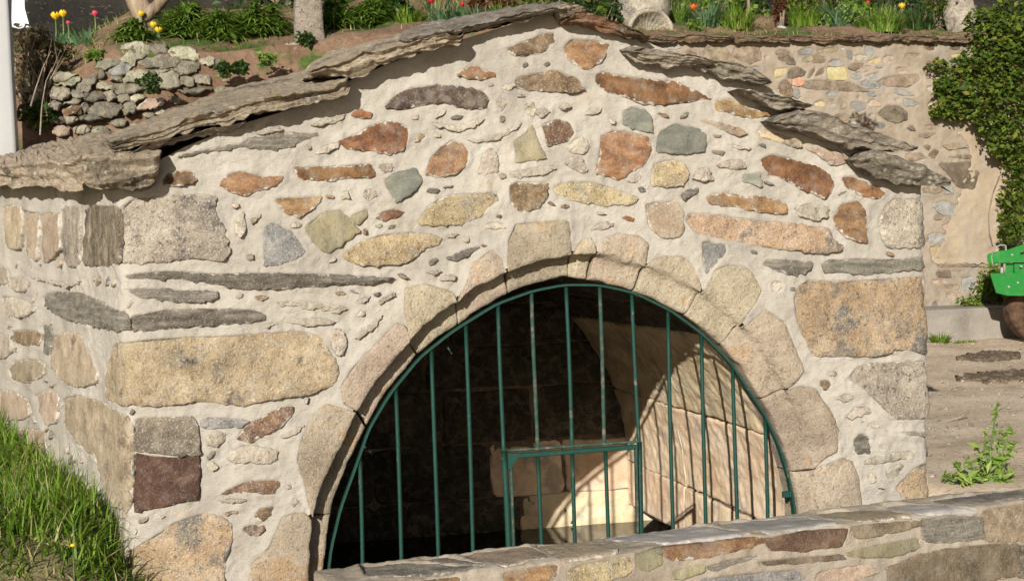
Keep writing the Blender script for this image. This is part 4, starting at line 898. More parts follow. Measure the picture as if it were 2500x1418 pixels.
def ghit(px, py):
    d = rays([(px, py)])[0]
    P = CAM+d*np.arange(5.5, 20, .01)[:, None]; z, dd = garden_z(P[:, 0], P[:, 1]); k = np.nonzero((dd >= 0) & (P[:, 2] <= z))[0]
    return np.array([*P[k[0], :2], z[k[0]]]) if len(k) else CAM+d*10
def scale_at(p): return (p-CAM)@FWD/F          # metres per photo pixel at p

# ---------------------------------------------------------------- dry stone wall, left
DF = lambda s, v, h: np.stack([np.asarray(s), 2.26+.18*(np.asarray(v)-1.6)-np.asarray(h)-0*np.asarray(s), np.asarray(v)+0*np.asarray(h)], -1)
dry = Sheet(DF); dw = tag(empty('dry_stone_wall', np.r_[at1(300, 310, 2.26)[:2], .9]), 'tumbled dry stone retaining wall of lichened field stones behind the roof', 'dry stone wall')
DST = '''
l 855,375 900,300 980,290 1050,320 1070,360 980,400 960,440 880,410
m 1075,340 1110,300 1170,295 1180,350 1100,365
l 1180,360 1260,320 1350,330 1410,370 1410,410 1300,400
m 1000,390 1090,360 1210,375 1255,420 1230,460 1050,470 1010,440
l 1430,400 1480,385 1540,400 1530,450 1460,450
m 1540,410 1580,390 1620,410 1600,460 1545,450
l 690,470 700,410 800,405 850,420 830,450 760,480
u 775,500 840,430 930,450 900,510 830,530
l 1255,470 1310,425 1390,420 1425,450 1400,500 1310,515
l 865,580 930,510 1030,475 1025,550 960,580
m 1040,510 1060,480 1120,500 1100,540
l 1110,490 1200,475 1230,490 1150,520
m 1120,600 1140,550 1220,470 1270,550 1275,610 1200,620
m 1280,590 1290,540 1340,525 1390,560 1370,600 1300,600
m 1400,580 1395,530 1500,520 1500,590
m 1015,590 1030,540 1090,540 1130,590 1100,630 1040,620
m 700,540 705,480 740,480 740,540
l 780,560 800,530 860,535 860,570
l 670,590 720,575 800,600 790,630 700,630
l 815,620 880,590 980,590 1000,630 940,660 840,655
m 595,680 640,640 720,660 740,700 660,720 610,710
m 350,660 380,620 450,620 480,660 440,700 370,700
l 445,740 520,700 580,710 540,740
o 455,790 530,740 580,770 560,810 480,820
m 640,790 700,730 780,725 845,770 820,820 740,835 670,820
m 550,600 600,560 660,520 690,500 660,590 620,640 560,640
l 410,590 470,570 550,520 555,570 500,605
m 365,540 400,510 480,505 530,520 480,560 400,570
m 565,820 620,810 720,850 650,865 580,850
m 465,830 540,830 560,860 480,880
m 880,780 890,740 960,730 960,790 900,810
k 960,780 1060,710 1150,700 1160,730 1080,770
m 570,740 610,730 650,780 600,800
l 200,720 220,650 270,650 260,730
m 145,640 190,610 230,620 200,660
k 240,610 290,590 320,620 270,650
m 740,660 800,640 830,690 780,720
m 330,760 380,720 430,740 400,790
m 830,680 900,660 920,710 860,730
m 500,650 560,640 600,690 540,700
m 270,760 320,740 330,800 280,810
l 925,690 990,665 1030,690 960,720
m 1290,640 1400,620 1500,625 1380,665
'''
for ln in DST.strip().splitlines():
    kd, pts = ln.split(' ', 1); p = at(PX(pts, 'A'), 2.26)[:, [0, 2]]; c = p.mean(0); p = c+(p-c)*1.27
    dry.stone(p, kd, dw, 'field_stone', proud=.045, bury=-.02, thick=.14, dome=.022, res=.011, amp=.008, rough=.010, ch=0)
rs = random.Random(12); cnt = 0
for _ in range(1600):                                            # small packing stones in the gaps
    px, py = rs.uniform(130, 560), rs.uniform(105, 330)
    if py < 215-.42*(px-60) or py < 100+max(0, (px-400))*.30: continue
    c = at1(px, py, 2.26)[[0, 2]]
    if near(dry, c, .022): continue
    a = rs.uniform(.02, .045); th = np.linspace(0, 2*math.pi, 7)[:-1]+rs.uniform(0, 1); dry.stone(np.c_[c[0]+a*1.2*np.cos(th), c[1]+a*.75*np.sin(th)], rs.choice('mmlk'), dw, 'field_stone', proud=.01, bury=.01, thick=.08, dome=.02, res=.014, amp=.004, rough=.006); cnt += 1
    if cnt > 120: break
sv, vv = np.meshgrid(np.arange(-3.2, -.2, .03), np.linspace(.6, 1, 60), indexing='ij'); tz = np.interp(sv, TX, TZ)-.03; vv = .6+(tz-.6)*(vv-.6)/.4
dry.mortar(sv, vv, None, MT['turf'], dw, 'earth_packing', amp=2., deep=.0, fillet=0, extra=lambda P: -.07)

# ---------------------------------------------------------------- vegetation
def blades(root, Ln, wd, az, lean, droop, seg=4):
    n = len(root); t = np.linspace(0, 1, seg)[None, :, None]; hd = np.stack([np.cos(az), np.sin(az), 0*az], 1)
    d = hd*np.sin(lean)[:, None]+np.array([0, 0, 1])*np.cos(lean)[:, None]
    P = root[:, None]+Ln[:, None, None]*(t*d[:, None]+(t**2)*droop[:, None, None]*(hd*.55-np.array([0, 0, .75]))[:, None])
    sd = np.stack([-np.sin(az), np.cos(az), 0*az], 1); tw = RNG.uniform(-1, 1, n); sd = sd+hd*tw[:, None]*.8; sd /= np.linalg.norm(sd, axis=1)[:, None]
    wt = (np.sin(np.clip(t*.8+.25, 0, 1)*math.pi)*.9+.1)*(1-t**4*.93)
    V = np.stack([P-sd[:, None]*wd[:, None, None]*wt/2, P+sd[:, None]*wd[:, None, None]*wt/2], 2).reshape(-1, 3)
    b_ = np.arange(n)[:, None]*seg*2; q = np.arange(seg-1)[None]*2; a = (b_+q).ravel(); Fc = np.stack([a, a+1, a+3, a+2], 1)
    return V, Fc, np.repeat(np.clip(RNG.normal(.5, .22, n), 0, 1), seg-1)
def leaves(c, size, up=.4, aspect=.6, face=None):
    n = len(c); nv = RNG.normal(size=(n, 3)); nv[:, 2] = np.abs(nv[:, 2])+up
    if face is not None: nv += face
    nv /= np.linalg.norm(nv, axis=1)[:, None]; a = np.cross(nv, RNG.normal(size=(n, 3))); a /= np.linalg.norm(a, axis=1)[:, None]+1e-9; b_ = np.cross(nv, a)
    s = (size*np.exp(RNG.normal(0, .35, n)))[:, None]
    V = np.stack([c-a*s*.5, c-b_*s*aspect*.5-nv*s*.08, c+a*s*.5-nv*s*.12, c+b_*s*aspect*.5-nv*s*.08], 1).reshape(-1, 3)
    V = np.stack([c-a*s*.5, c-b_*s*aspect*.5+nv*s*.1, c+a*s*.5, c+b_*s*aspect*.5+nv*s*.1], 1).reshape(-1, 3)
    i = np.arange(n)*4; Fc = np.concatenate([np.stack([i, i+1, i+2], 1), np.stack([i, i+2, i+3], 1)]); t = np.clip(RNG.normal(.5, .24, n), 0, 1); return V, Fc, np.r_[t, t]
def stems_part(o, roots, tips, rad, mat='stem', nm='stem'):
    ps = []
    for a, b_ in zip(roots, tips):
        m_ = (a+b_)/2+RNG.normal(size=3)*np.linalg.norm(b_-a)*.06; ps.append(tube([a, m_, b_], [rad, rad*.8, rad*.4], 5))
    for V, Fs in (ps if len(ps) < 7 else [join(ps)]): ob = mk(nm, V, Fs, MT[mat], o)
    if len(ps) >= 7: ob['kind'] = 'stuff'
    return ob
def blade_clump(name, label, cat, p, hgt, rad, n, wd, mat, group=None, lean=.9, droop=.55, sink=.02):
    r = rad*.45*np.sqrt(RNG.random(n)); a = RNG.random(n)*2*math.pi; root = p+np.c_[r*np.cos(a), r*np.sin(a)*.8, np.full(n, -sink)]
    az = a+RNG.normal(0, .6, n); L = hgt*RNG.uniform(.55, 1.15, n); ln = np.abs(RNG.normal(0, lean*.5, n)); V, Fc, t = blades(root, L, wd*RNG.uniform(.7, 1.2, n), az, ln, droop*RNG.uniform(.3, 1.3, n))
    e = tag(empty(name, p), label, cat, group); mk('leaves', V, Fc, MT[mat], e, {'tint': t}, smooth=True); k = RNG.choice(n, min(n, 6), False)
    stems_part(e, [root[i]-[0, 0, .03] for i in k], [root[i]+[0, 0, hgt*.35] for i in k], .004); return e
def leaf_bush(name, label, cat, blobs, n, size, mat, base_, group=None, twig='twig', face=None, nm='leaves'):
    cs = []; vol = np.array([b_[1][0]*b_[1][1]*b_[1][2] for b_ in blobs])**.67; vol = vol/vol.sum()
    for (c, r), f in zip(blobs, vol):
        k = int(n*f); u = RNG.normal(size=(k, 3)); u /= np.linalg.norm(u, axis=1)[:, None]; rr = RNG.random(k)**.4
        pts = np.asarray(c)+u*rr[:, None]*np.asarray(r); keep = fbm(pts, 1.6/np.mean(r), 2, 3) > -.28; cs.append(pts[keep])
    cs = np.vstack(cs); V, Fc, t = leaves(cs, size, face=face); e = tag(empty(name, base_), label, cat, group); mk(nm, V, Fc, MT[mat], e, {'tint': t}, smooth=False)
    k = RNG.choice(len(cs), min(len(cs), 14), False); stems_part(e, [np.asarray(base_)+RNG.normal(size=3)*[.02, .02, 0] for _ in k], [cs[i] for i in k], .006, twig, 'branches'); return e
# foreground grass
n = 32000; gx = RNG.uniform(-2.9, -1.30, n); gy = -.62+3.1*RNG.random(n)**1.5; kx = XC+(-np.tan(R_(19)))*np.maximum(gy, 0)-.03
dens = fbm(np.c_[gx, gy, 0*gx], 5, 2, 9); ok = (gx < kx+np.where(gy < 0, .16, 0)) & ((gy > -.22) | (dens > -.45)); gx, gy = gx[ok], gy[ok]; n = len(gx)
root = np.c_[gx, gy, ground_z(gx, gy)-.01]; tall = .10+.09*sstep(-.3, .1, gy)+.03*fbm(np.c_[gx, gy, 0*gx], 6, 2, 4)
V, Fc, t = blades(root, tall*RNG.uniform(.5, 1.25, n), RNG.uniform(.004, .010, n), RNG.random(n)*6.283, np.abs(RNG.normal(.2, .42, n)), RNG.uniform(.1, 1.2, n))
low = np.repeat(sstep(-.10, -.38, gy), 3); t = np.clip(t+low*RNG.uniform(0, .8, len(t))+np.repeat((RNG.random(n) < .07)*.5, 3), 0, 1)
tag(mk('grass', V, Fc, MT['grass'], None, {'tint': t}), 'lush green grass bank beside the left corner of the fountain house', 'grass', kind='stuff')
gx2, gy2 = np.meshgrid(np.linspace(-3.3, -1.2, 60), np.linspace(-1.3, 1.6, 80), indexing='ij'); P = np.c_[gx2.ravel(), gy2.ravel(), 0*gx2.ravel()]
tag(mk('grass_bank', np.c_[P[:, :2], ground_z(P[:, 0], P[:, 1])+.018*fbm(P, 8, 3, 2)+.012], gridfaces(60, 80), MT['turf'], loc=(0, 0, 0)), 'earthy turf bank under the grass', 'bank', kind='structure')
# dry litter and seedlings on the garden soil
n = 11000; lx = RNG.uniform(-2.4, 5.5, n); ld_ = RNG.uniform(.0, 1.9, n); ly = np.interp(lx, TX, TY)+ld_; lz, _ = garden_z(lx, ly); V, Fc, t = blades(np.c_[lx, ly, lz-.005], RNG.uniform(.02, .075, n), RNG.uniform(.004, .009, n), RNG.random(n)*6.28, RNG.uniform(.2, 1.45, n), RNG.uniform(0, .5, n))
cl_ = np.repeat(fbm(np.c_[lx, ly, 0*lx], 2.2, 2, 77), 3); t = np.where(cl_ > .15, t*.8, np.clip(t*.3+.75, 0, 1)); tag(mk('garden_litter', V, Fc, MT['grass'], None, {'tint': t}), 'dry stalks and seedlings scattered over the garden soil', 'litter', kind='stuff')
# tulips
def tulip(px, bloom_y, base_y, mat, label, wpx, open_=.0):
    b0 = ghit(px, base_y); s = scale_at(b0); e = tag(empty('tulip', b0), label, 'tulip', 'tulips in the garden bed'); top_ = at1(px+2, bloom_y, b0[1]); r = wpx*s/2
    V, Fs = tube([b0-[0, 0, .03], (b0+top_)/2+[.006, 0, 0], top_], .005, 6); mk('stem', V, Fs, MT['stem'], e)
    for k in range(6):
        a = k*math.pi/3; u = np.array([math.cos(a), math.sin(a), 0]); w_ = np.array([-math.sin(a), math.cos(a), 0]); t_ = np.linspace(0, 1, 5)
        pr = r*np.sin(np.clip(t_*2.3+.25, 0, 2.6))*(1+open_*t_); ht = (t_*2.1-.6)*r; ww = r*.75*np.sin(np.clip(t_*.86+.12, 0, 1)*math.pi)
        C_ = top_+u*pr[:, None]+np.array([0, 0, 1])*ht[:, None]; V = np.stack([C_-w_*ww[:, None], C_+u*.15*r, C_+w_*ww[:, None]], 1).reshape(-1, 3); mk('petal', V, gridfaces(5, 3), MT[mat], e)
    az = RNG.random(5)*6.28; V, Fc, t_ = blades(np.repeat(b0[None], 5, 0)-[0, 0, .02], np.full(5, max(.09, abs(bloom_y-base_y)*s*.62)), np.full(5, .032), az, RNG.uniform(.2, .6, 5), RNG.uniform(.1, .4, 5), 5); mk('leaf', V, Fc, MT['blue'], e, {'tint': t_})
for a in ((134, 43, 118, 'yel', 'wide open yellow tulip, left one of the yellow pair', 17, .5), (152, 37, 112, 'yel', 'tall yellow tulip, right one of the yellow pair', 16, .1), (111, 70, 118, 'org', 'orange red tulip low in front of the dry bush', 19, .1),
          (230, 36, 92, 'pnk', 'single pink tulip standing apart above the bare soil', 13, 0), (343, 37, 84, 'yel', 'yellow tulip against the tree trunk above the small lily clump', 13, .2), (373, 64, 100, 'yel', 'yellow tulip between the two lily clumps, upper one', 14, .2),
          (385, 77, 104, 'yel', 'open yellow tulip between the two lily clumps, lower one', 14, .5), (165, 58, 116, 'pnk', 'small pink tulip behind the yellow pair', 9, 0), (1051, 5, 60, 'red', 'red tulip near the white blossom above the roof', 13, 0), (1127, 14, 62, 'red', 'dark red tulip among broad blue green leaves above the ridge', 13, 0),
          (2117, 9, 50, 'red', 'small red tulip above the rear wall', 10, 0), (2200, 18, 46, 'yel', 'yellow flower beside the ivy on the rear wall', 13, .3), (1692, 22, 60, 'org', 'orange flower by the carved stone basin', 15, .4)): tulip(*a)
V_, F_, t_ = blades(np.array([ghit(180+RNG.uniform(-40, 40), 104+RNG.uniform(-8, 12)) for _ in range(90)]), RNG.uniform(.07, .13, 90), np.full(90, .02), RNG.random(90)*6.28, RNG.uniform(.05, .5, 90), RNG.uniform(.1, .5, 90))
tag(mk('tulip_foliage', V_, F_, MT['blue'], None, {'tint': t_}), 'patch of blue green tulip leaves below the yellow tulips', 'foliage', kind='stuff')
# lily clumps
def lily(label, p, hgt, rad, n):
    u = RNG.normal(size=(n, 3)); u /= np.linalg.norm(u, axis=1)[:, None]; u[:, 2] = np.abs(u[:, 2]); r = RNG.random(n)**.45
    tuft = RNG.normal(size=(26, 3)); tuft[:, 2] = np.abs(tuft[:, 2]); tuft /= np.linalg.norm(tuft, axis=1)[:, None]; k = RNG.integers(0, 26, n)
    root = p+np.where(RNG.random((n, 1)) < .7, tuft[k]*RNG.uniform(.45, .85, (26, 1))[k]+RNG.normal(0, .05, (n, 3)), u*r[:, None]*.8)*np.array([rad*.5, rad*.42, hgt*.78]); az = np.arctan2(root[:, 1]-p[1], root[:, 0]-p[0])+RNG.normal(0, 1.0, n)
    V, Fc, t = blades(root, hgt*RNG.uniform(.24, .46, n), .019*RNG.uniform(.7, 1.3, n), az, np.abs(RNG.normal(.45, .4, n)), RNG.uniform(.5, 1.5, n), 5)
    e = tag(empty('lily_clump', p), label, 'plant', 'lily clumps in the garden'); mk('leaves', V, Fc, MT['lily'], e, {'tint': t}); stems_part(e, [p+RNG.normal(size=3)*[.02, .02, 0]-[0, 0, .03] for _ in range(12)], [p+tuft[i]*np.array([rad*.4, rad*.35, hgt*.6]) for i in range(12)], .005)
for px, py, h, w_, n, lab in ((320, 104, 66, 78, 420, 'small round lily clump left of the tree on the dry wall'), (462, 98, 105, 125, 900, 'broad lily clump just right of the tree trunk'), (540, 102, 90, 110, 800, 'lily clump in the middle of the three before the pillar'),
                              (635, 92, 96, 130, 900, 'lily clump touching the left side of the granite pillar'), (822, 74, 92, 90, 700, 'dark lily clump right of the granite pillar'), (905, 66, 85, 85, 600, 'tall lily clump behind the left roof slope')):
    p = ghit(px, py); s = scale_at(p); lily(lab, p, h*s*1.12, w_*s*1.2, int(n*1.6))
for px, py, h, w_, n, m_, nm, lab in ((1000, 62, 55, 70, 260, 'grass', 'grass_tuft', 'grass tuft beside the dark lily clump above the roof'), (1090, 62, 66, 70, 160, 'blue', 'tulip_leaf_clump', 'broad blue green leaf clump with a dark red tulip'), (1160, 60, 60, 70, 160, 'blue', 'tulip_leaf_clump', 'blue green leaf clump right of the dark red tulip'),
          (1230, 45, 50, 60, 240, 'lily', 'grass_tuft', 'green tuft just left of the ridge stone'), (1290, 35, 42, 60, 240, 'darkleaf', 'grass_tuft', 'dark green tuft touching the ridge slab'), (1655, 55, 70, 60, 300, 'lily', 'grass_tuft', 'upright green tuft right of the carved basin'),
          (1725, 66, 70, 70, 240, 'blue', 'grass_tuft', 'grey green tuft left of the pale stake'), (1800, 70, 72, 80, 260, 'grass', 'grass_tuft', 'loose grass tuft beside the pale stake'), (1960, 64, 66, 80, 300, 'grass', 'grass_tuft', 'grass tuft right of the red leaved shrub'), (2050, 60, 64, 90, 300, 'blue', 'grass_tuft', 'broad leaved grey green tuft above the rear wall'),
          (2150, 78, 70, 110, 700, 'lily', 'grass_tuft', 'dense bright green grass clump on the rear wall top'), (2245, 70, 60, 70, 300, 'darkleaf', 'grass_tuft', 'dark tuft between the grass clump and the ivy')):
    p = ghit(px, py); s = scale_at(p); blade_clump(nm, lab, 'plant', p, h*s*1.2, w_*s, n, .016 if m_ == 'blue' else .010, m_, 'grassy tufts in the garden', lean=.6)
for px, py, r_, n, m_, lab in ((362, 216, 30, 150, 'darkleaf', 'small weed rooted in the middle of the dry stone wall'), (548, 178, 22, 140, 'darkleaf', 'left weed of the pair on the soil below the lilies'), (590, 172, 18, 120, 'darkleaf', 'right weed of the pair on the soil below the lilies'), (655, 150, 22, 120, 'lily', 'pale green weed by the flat stones under the pillar'), (745, 122, 26, 190, 'darkleaf', 'leafy weed in front of the granite pillar foot'),
                               (95, 300, 45, 420, 'darkleaf', 'low dark green weed at the foot of the dry bush'), (235, 150, 22, 110, 'lily', 'small green weed on the bare soil left of the dry wall'), (1790, 68, 26, 200, 'lily', 'low green weed left of the white stone on the rear wall'), (2000, 66, 30, 200, 'lily', 'low green weed right of the white stone on the rear wall'), (2085, 40, 40, 260, 'lily', 'broad leafy weed above the rear wall'), (1700, 75, 24, 160, 'lily', 'low weed just right of the carved basin')):
    p = ghit(px, py) if py < 125 or px > 1500 or px in (235,) else at1(px, py, 2.12 if px < 500 else 2.2) if px > 100 else at1(px, py, 2.3); s = scale_at(p); rr = r_*s
    leaf_bush('weed', lab, 'weed', [(p+[0, 0, rr*.5], (rr*1.1, rr*.8, rr*.7))], n, .03, m_, p-[0, -.06, rr*.3], 'weeds on the walls and beds', 'stem')
# dry bush, shrubs
p = at1(85, 250, 2.1); s = scale_at(p)
leaf_bush('dry_bush', 'brown half dead bush with bare twigs beside the white post', 'bush', [(at1(95, 140, 2.45), (.15, .12, .12)), (at1(90, 215, 2.4), (.12, .1, .15)), (at1(130, 180, 2.42), (.09, .08, .10)), (at1(75, 100, 2.5), (.12, .1, .09)), (at1(80, 290, 2.38), (.11, .1, .10)), (at1(150, 130, 2.5), (.08, .06, .06))], 5200, .02, 'dry', at1(90, 325, 2.35))
db = bpy.data.objects['dry_bush']; tw = []
for i in range(34):
    a = at1(RNG.uniform(70, 120), RNG.uniform(240, 330), 2.34); b_ = at1(RNG.uniform(40, 175), RNG.uniform(70, 220), RNG.uniform(2.25, 2.5)); tw.append(tube([a, (a+b_)/2+RNG.normal(size=3)*.04, b_], [.004, .003, .0012], 5))
V, Fs = join(tw); tag(mk('twigs', V, Fs, MT['twig'], db), kind='stuff')
for pts, lab in (('75,260 88,215 105,165 125,125', 'long bare grey twig leaning over the dry stone wall'), ('98,330 102,260 112,200 128,165', 'thin dead stem before the dry stone wall')):
    V, Fs = tube(resample(at(PX(pts), 2.0), 0, False, n=10), np.linspace(.0045, .002, 10), 6); tag(mk('bare_twig', V, Fs, MT['twig']), lab, 'twig', 'bare twigs')
for px, py, rx, rz, n, m_, lab in ((1425, 25, 45, 38, 900, 'darkleaf', 'dark leafy shrub right behind the ridge stone'), (1490, 35, 35, 45, 700, 'darkleaf', 'dark shrub between ridge and granite boulder'), (960, 18, 50, 45, 900, 'darkleaf', 'dark shrub behind the tall lily clump'), (1200, 5, 60, 30, 700, 'redleaf', 'reddish shrub behind the blue green leaves'), (1905, 28, 22, 42, 420, 'redleaf', 'red leaved shrub above the rear wall'), (2290, 30, 50, 60, 900, 'ivy', 'olive shrub left of the lichened granite post')):
    q = ghit(px, min(py+rz, 70)); s = scale_at(q); c = at1(px, py, q[1]+.1); leaf_bush('shrub', lab, 'shrub', [(c, (rx*s, rx*s*.7, rz*s)), (c+[rx*s*.5, .05, -rz*s*.3], (rx*s*.6, rx*s*.5, rz*s*.7))], n, .035, m_, q-[0, 0, .02], 'garden shrubs')
bl = [(at1(1060, 18, 4.6), (.12, .08, .09))]; leaf_bush('white_blossom', 'white flowering plant above the left roof slope', 'plant', bl, 260, .03, 'plastic', ghit(1060, 55), None, 'stem')
bl = [(at1(880+i*45, 10+6*(i % 2), 5.4), (.12, .08, .08)) for i in range(3)]; leaf_bush('white_blossom', 'grey white flowering plant behind the tall lily clump', 'plant', bl, 240, .028, 'plastic', ghit(900, 40), None, 'stem')
for px, dy, rx, rz, n, m_, lab in ((700, 1.6, .40, .30, 1100, 'darkleaf', 'broad dark shrub behind the granite pillar'), (1010, 1.7, .42, .30, 1200, 'lily', 'light green shrub behind the white blossom'), (1330, 1.8, .45, .32, 1200, 'ivyl', 'yellow green shrub behind the ridge of the roof'), (1750, 1.7, .5, .34, 1300, 'lily', 'light green shrub behind the grey green tuft'), (1880, 1.9, .45, .32, 1100, 'darkleaf', 'dark shrub behind the red leaved shrub'),
        (2020, 1.7, .5, .34, 1300, 'ivyl', 'yellow green shrub behind the broad leaved tuft'), (2180, 1.8, .5, .36, 1300, 'darkleaf', 'dark shrub behind the dense bright grass clump')):
    q = at1(px, 40, 2.35 if px < 1400 else 6.25); yy = float(np.interp(q[0], TX, TY))+dy; q = at1(px, 40, yy); z_, _ = garden_z(q[0], yy); c = np.array([q[0], yy, z_+rz*.6]); leaf_bush('shrub', lab, 'shrub', [(c, (rx, rx*.6, rz)), (c+[rx*.6, .05, -.05], (rx*.6, rx*.5, rz*.8)), (c-[rx*.6, .05, .06], (rx*.6, rx*.5, rz*.75))], n, .045, m_, np.array([q[0], yy, z_-.02]), 'shrubs at the back of the garden')
# pillar, tree, post, stones
p = ghit(755, 101); s = scale_at(p); sh = np.array([[-41, 0], [-36, .12], [-31, .24], [-28, .36], [-24, .55]]); V = []
for hw_, f in sh:
    z_ = p[2]-.02+f*1.5*1.0; w2 = -hw_*s
    V += [[p[0]-w2, p[1]-w2*.8, z_], [p[0]+w2, p[1]-w2*.8, z_], [p[0]+w2, p[1]+w2*.8, z_], [p[0]-w2, p[1]+w2*.8, z_]]
V = np.array(V)
def lump(V4, nr, sub=6, amp=.006, seed=1):            # square rings -> rounded rough shaft
    R4 = V4.reshape(nr, 4, 3); rings = []
    for f in np.linspace(0, nr-1, nr*6):
        i = min(int(f), nr-2); q = R4[i]+(R4[i+1]-R4[i])*(f-i); q = resample(np.vstack([q[:, :2]]), 0, True, n=4*sub); z_ = R4[i][0, 2]+(R4[i+1][0, 2]-R4[i][0, 2])*(f-i); rings.append(np.c_[q, np.full(len(q), z_)])
    A = np.stack(rings); c = A.mean(1, keepdims=True); d = A-c; l = np.linalg.norm(d[..., :2], axis=2, keepdims=True); d = d*(1-.10*np.clip(l/l.min()-1.15, 0, 1)); A = c+d; P = A.reshape(-1, 3); P += amp*np.stack([fbm(P+k, 14, 3, seed+k) for k in range(3)], 1)
    n_ = 4*sub; Fs = gridfaces(len(rings), n_, cv=True).tolist()+[list(range((len(rings)-1)*n_, len(rings)*n_))]; return P, Fs
P, Fs = lump(V, 5); tag(mk('granite_pillar', P, Fs, MT['G'], loc=p), 'tapering rough granite pillar standing among the lilies', 'pillar')
p = at1(8, 340, 2.1); z1 = p[2]+.9; hw_ = 30*scale_at(p); c = np.array([at1(6, 200, 2.1)[0], 2.1]); V = []
for z_, k in ((1.2, 1.08), (p[2], 1.0), (p[2]+.4, .9), (z1, .75)): h2 = hw_*k; V += [[c[0]-h2, c[1]-h2, z_], [c[0]+h2, c[1]-h2, z_], [c[0]+h2, c[1]+h2, z_], [c[0]-h2, c[1]+h2, z_]]
P, Fs = lump(np.array(V), 4, amp=.0012); tag(mk('white_post', P, Fs, MT['wht'], loc=(c[0], c[1], 1.2)), 'smooth white painted post at the left edge behind the roof slab', 'post')
p = ghit(368, 78); tr = tag(empty('tree', p), 'bare pale trunked tree forking above the dry stone wall', 'tree'); y0 = p[1]
V, Fs = tube(resample(np.vstack([p-[0, 0, .05], at(PX('362,55 350,30 335,5 318,-40 300,-110'), y0)]), 0, False, n=14), np.linspace(.075, .045, 14), 12); V += .008*np.stack([fbm(V+k, 9, 3, k) for k in range(3)], 1); mk('trunk', V, Fs, MT['bark'], tr)
V, Fs = tube(resample(at(PX('345,46 362,36 382,18 402,-4 430,-60'), y0-.06), 0, False, n=12), np.linspace(.04, .022, 12), 10); mk('limb', V, Fs, MT['bark'], tr)
V, Fs = tube(resample(at(PX('374,68 384,45 390,20 392,-40'), y0+.12), 0, False, n=10), np.linspace(.03, .02, 10), 9); mk('limb', V, Fs, MT['bark'], tr)
q = ghit(1575, 70); s = scale_at(q); c = at1(1572, 22, q[1]+.15); th = np.linspace(0, 2*math.pi, 25)[:-1]; ph = np.linspace(-1.5, 1.5, 15)
U = np.array([[math.cos(a)*math.cos(b_), math.sin(a)*math.cos(b_), math.sin(b_)] for b_ in ph for a in th]); P = c+U*np.array([68, 50, 62])*s; P += .02*np.stack([fbm(U*2+k*7, 1.3, 3, k) for k in range(3)], 1)
tag(mk('granite_boulder', P, gridfaces(15, 24, cv=True), MT['G'], loc=c), 'rough granite boulder behind the carved stone basin', 'boulder')
c = at1(1590, 80, q[1]-.12); Rr = 54*s; n_ = 96; th = np.linspace(0, 2*math.pi, n_, endpoint=False); rows = []
for r_, dy in ((.02, .13), (.2, .125), (.4, .105), (.6, .08), (.78, .045), (.9, .012), (.93, 0), (1.0, -.006), (1.08, 0), (1.12, .02), (1.12, .12), (1.0, .2), (.5, .24)):
    rib = .010*np.cos(th*22)*(1 if .15 < r_ < .9 and dy < .13 else 0)*r_; rows.append(np.c_[c[0]+Rr*r_*np.cos(th), c[1]+dy*1.1+rib, c[2]+Rr*r_*np.sin(th)])
P = np.stack(rows, 0).reshape(-1, 3); P += .003*np.stack([fbm(P+k, 20, 3, k) for k in range(3)], 1)
tag(mk('carved_basin', P, gridfaces(13, n_, cv=True), MT['G'], loc=c-[0, 0, Rr]), 'round fluted carved granite basin set upright beside the roof', 'carved basin')
V, Fs = tube([ghit(1828, 44)-[0, 0, .05], at1(1828, 20, ghit(1828, 44)[1]), at1(1826, -30, ghit(1828, 44)[1])], .016, 7); tag(mk('garden_stake', V, Fs, MT['twig']), 'pale wooden stake in the garden above the rear wall', 'stake')
c = ghit(1907, 72); P = c+U*np.array([15, 12, 8])*scale_at(c)+.004*np.stack([fbm(U*3+k, 1, 2, k) for k in range(3)], 1); tag(mk('white_stone', P, gridfaces(15, 24, cv=True), MT['wht']), 'small white stone on the edge of the rear wall', 'stone')
c = ghit(2355, 78)+[0, .05, 0]; s = scale_at(c); P = c+[0, 0, 38*s]+U*np.array([36, 30, 60])*s+.03*np.stack([fbm(U*3+k, 1, 3, k+3) for k in range(3)], 1); tag(mk('granite_post', P, gridfaces(15, 24, cv=True), MT['G']), 'lichened rough granite post half hidden by ivy', 'stone post')
a = at(PX('30,-60 58,-60 60,20 72,66 45,70 28,66'), 4.6); V = np.vstack([a, a+[0, .05, 0]]); V[:, 1] += .03*fbm(V, 9, 2, 2); mkf = [[0, 1, 2, 3, 4, 5], [11, 10, 9, 8, 7, 6]]+[[i, i+6, (i+1) % 6+6, (i+1) % 6] for i in range(6)]
tag(mk('white_sheeting', V, mkf, MT['plastic'], smooth=False), 'crumpled white plastic sheeting hanging beside the white post', 'plastic sheet')
for pts, lab in (('690,112 715,106 800,104 835,110 760,118 715,120', 'long flat stone under the granite pillar'), ('672,138 700,132 735,138 720,146 685,146', 'short flat stone below the pillar')):
    fs = Sheet(lambda s_, v_, h_: np.stack([np.asarray(s_), 2.42-np.asarray(h_)-0*np.asarray(s_), np.asarray(v_)+0*np.asarray(h_)], -1)); o = fs.stone(at(PX(pts), 2.42)[:, [0, 2]], 'm', None, 'flat_stone', proud=.05, bury=-.03, thick=.15, dome=.02, res=.012, rough=.005); tag(o, lab, 'stone', 'flat stones below the pillar')
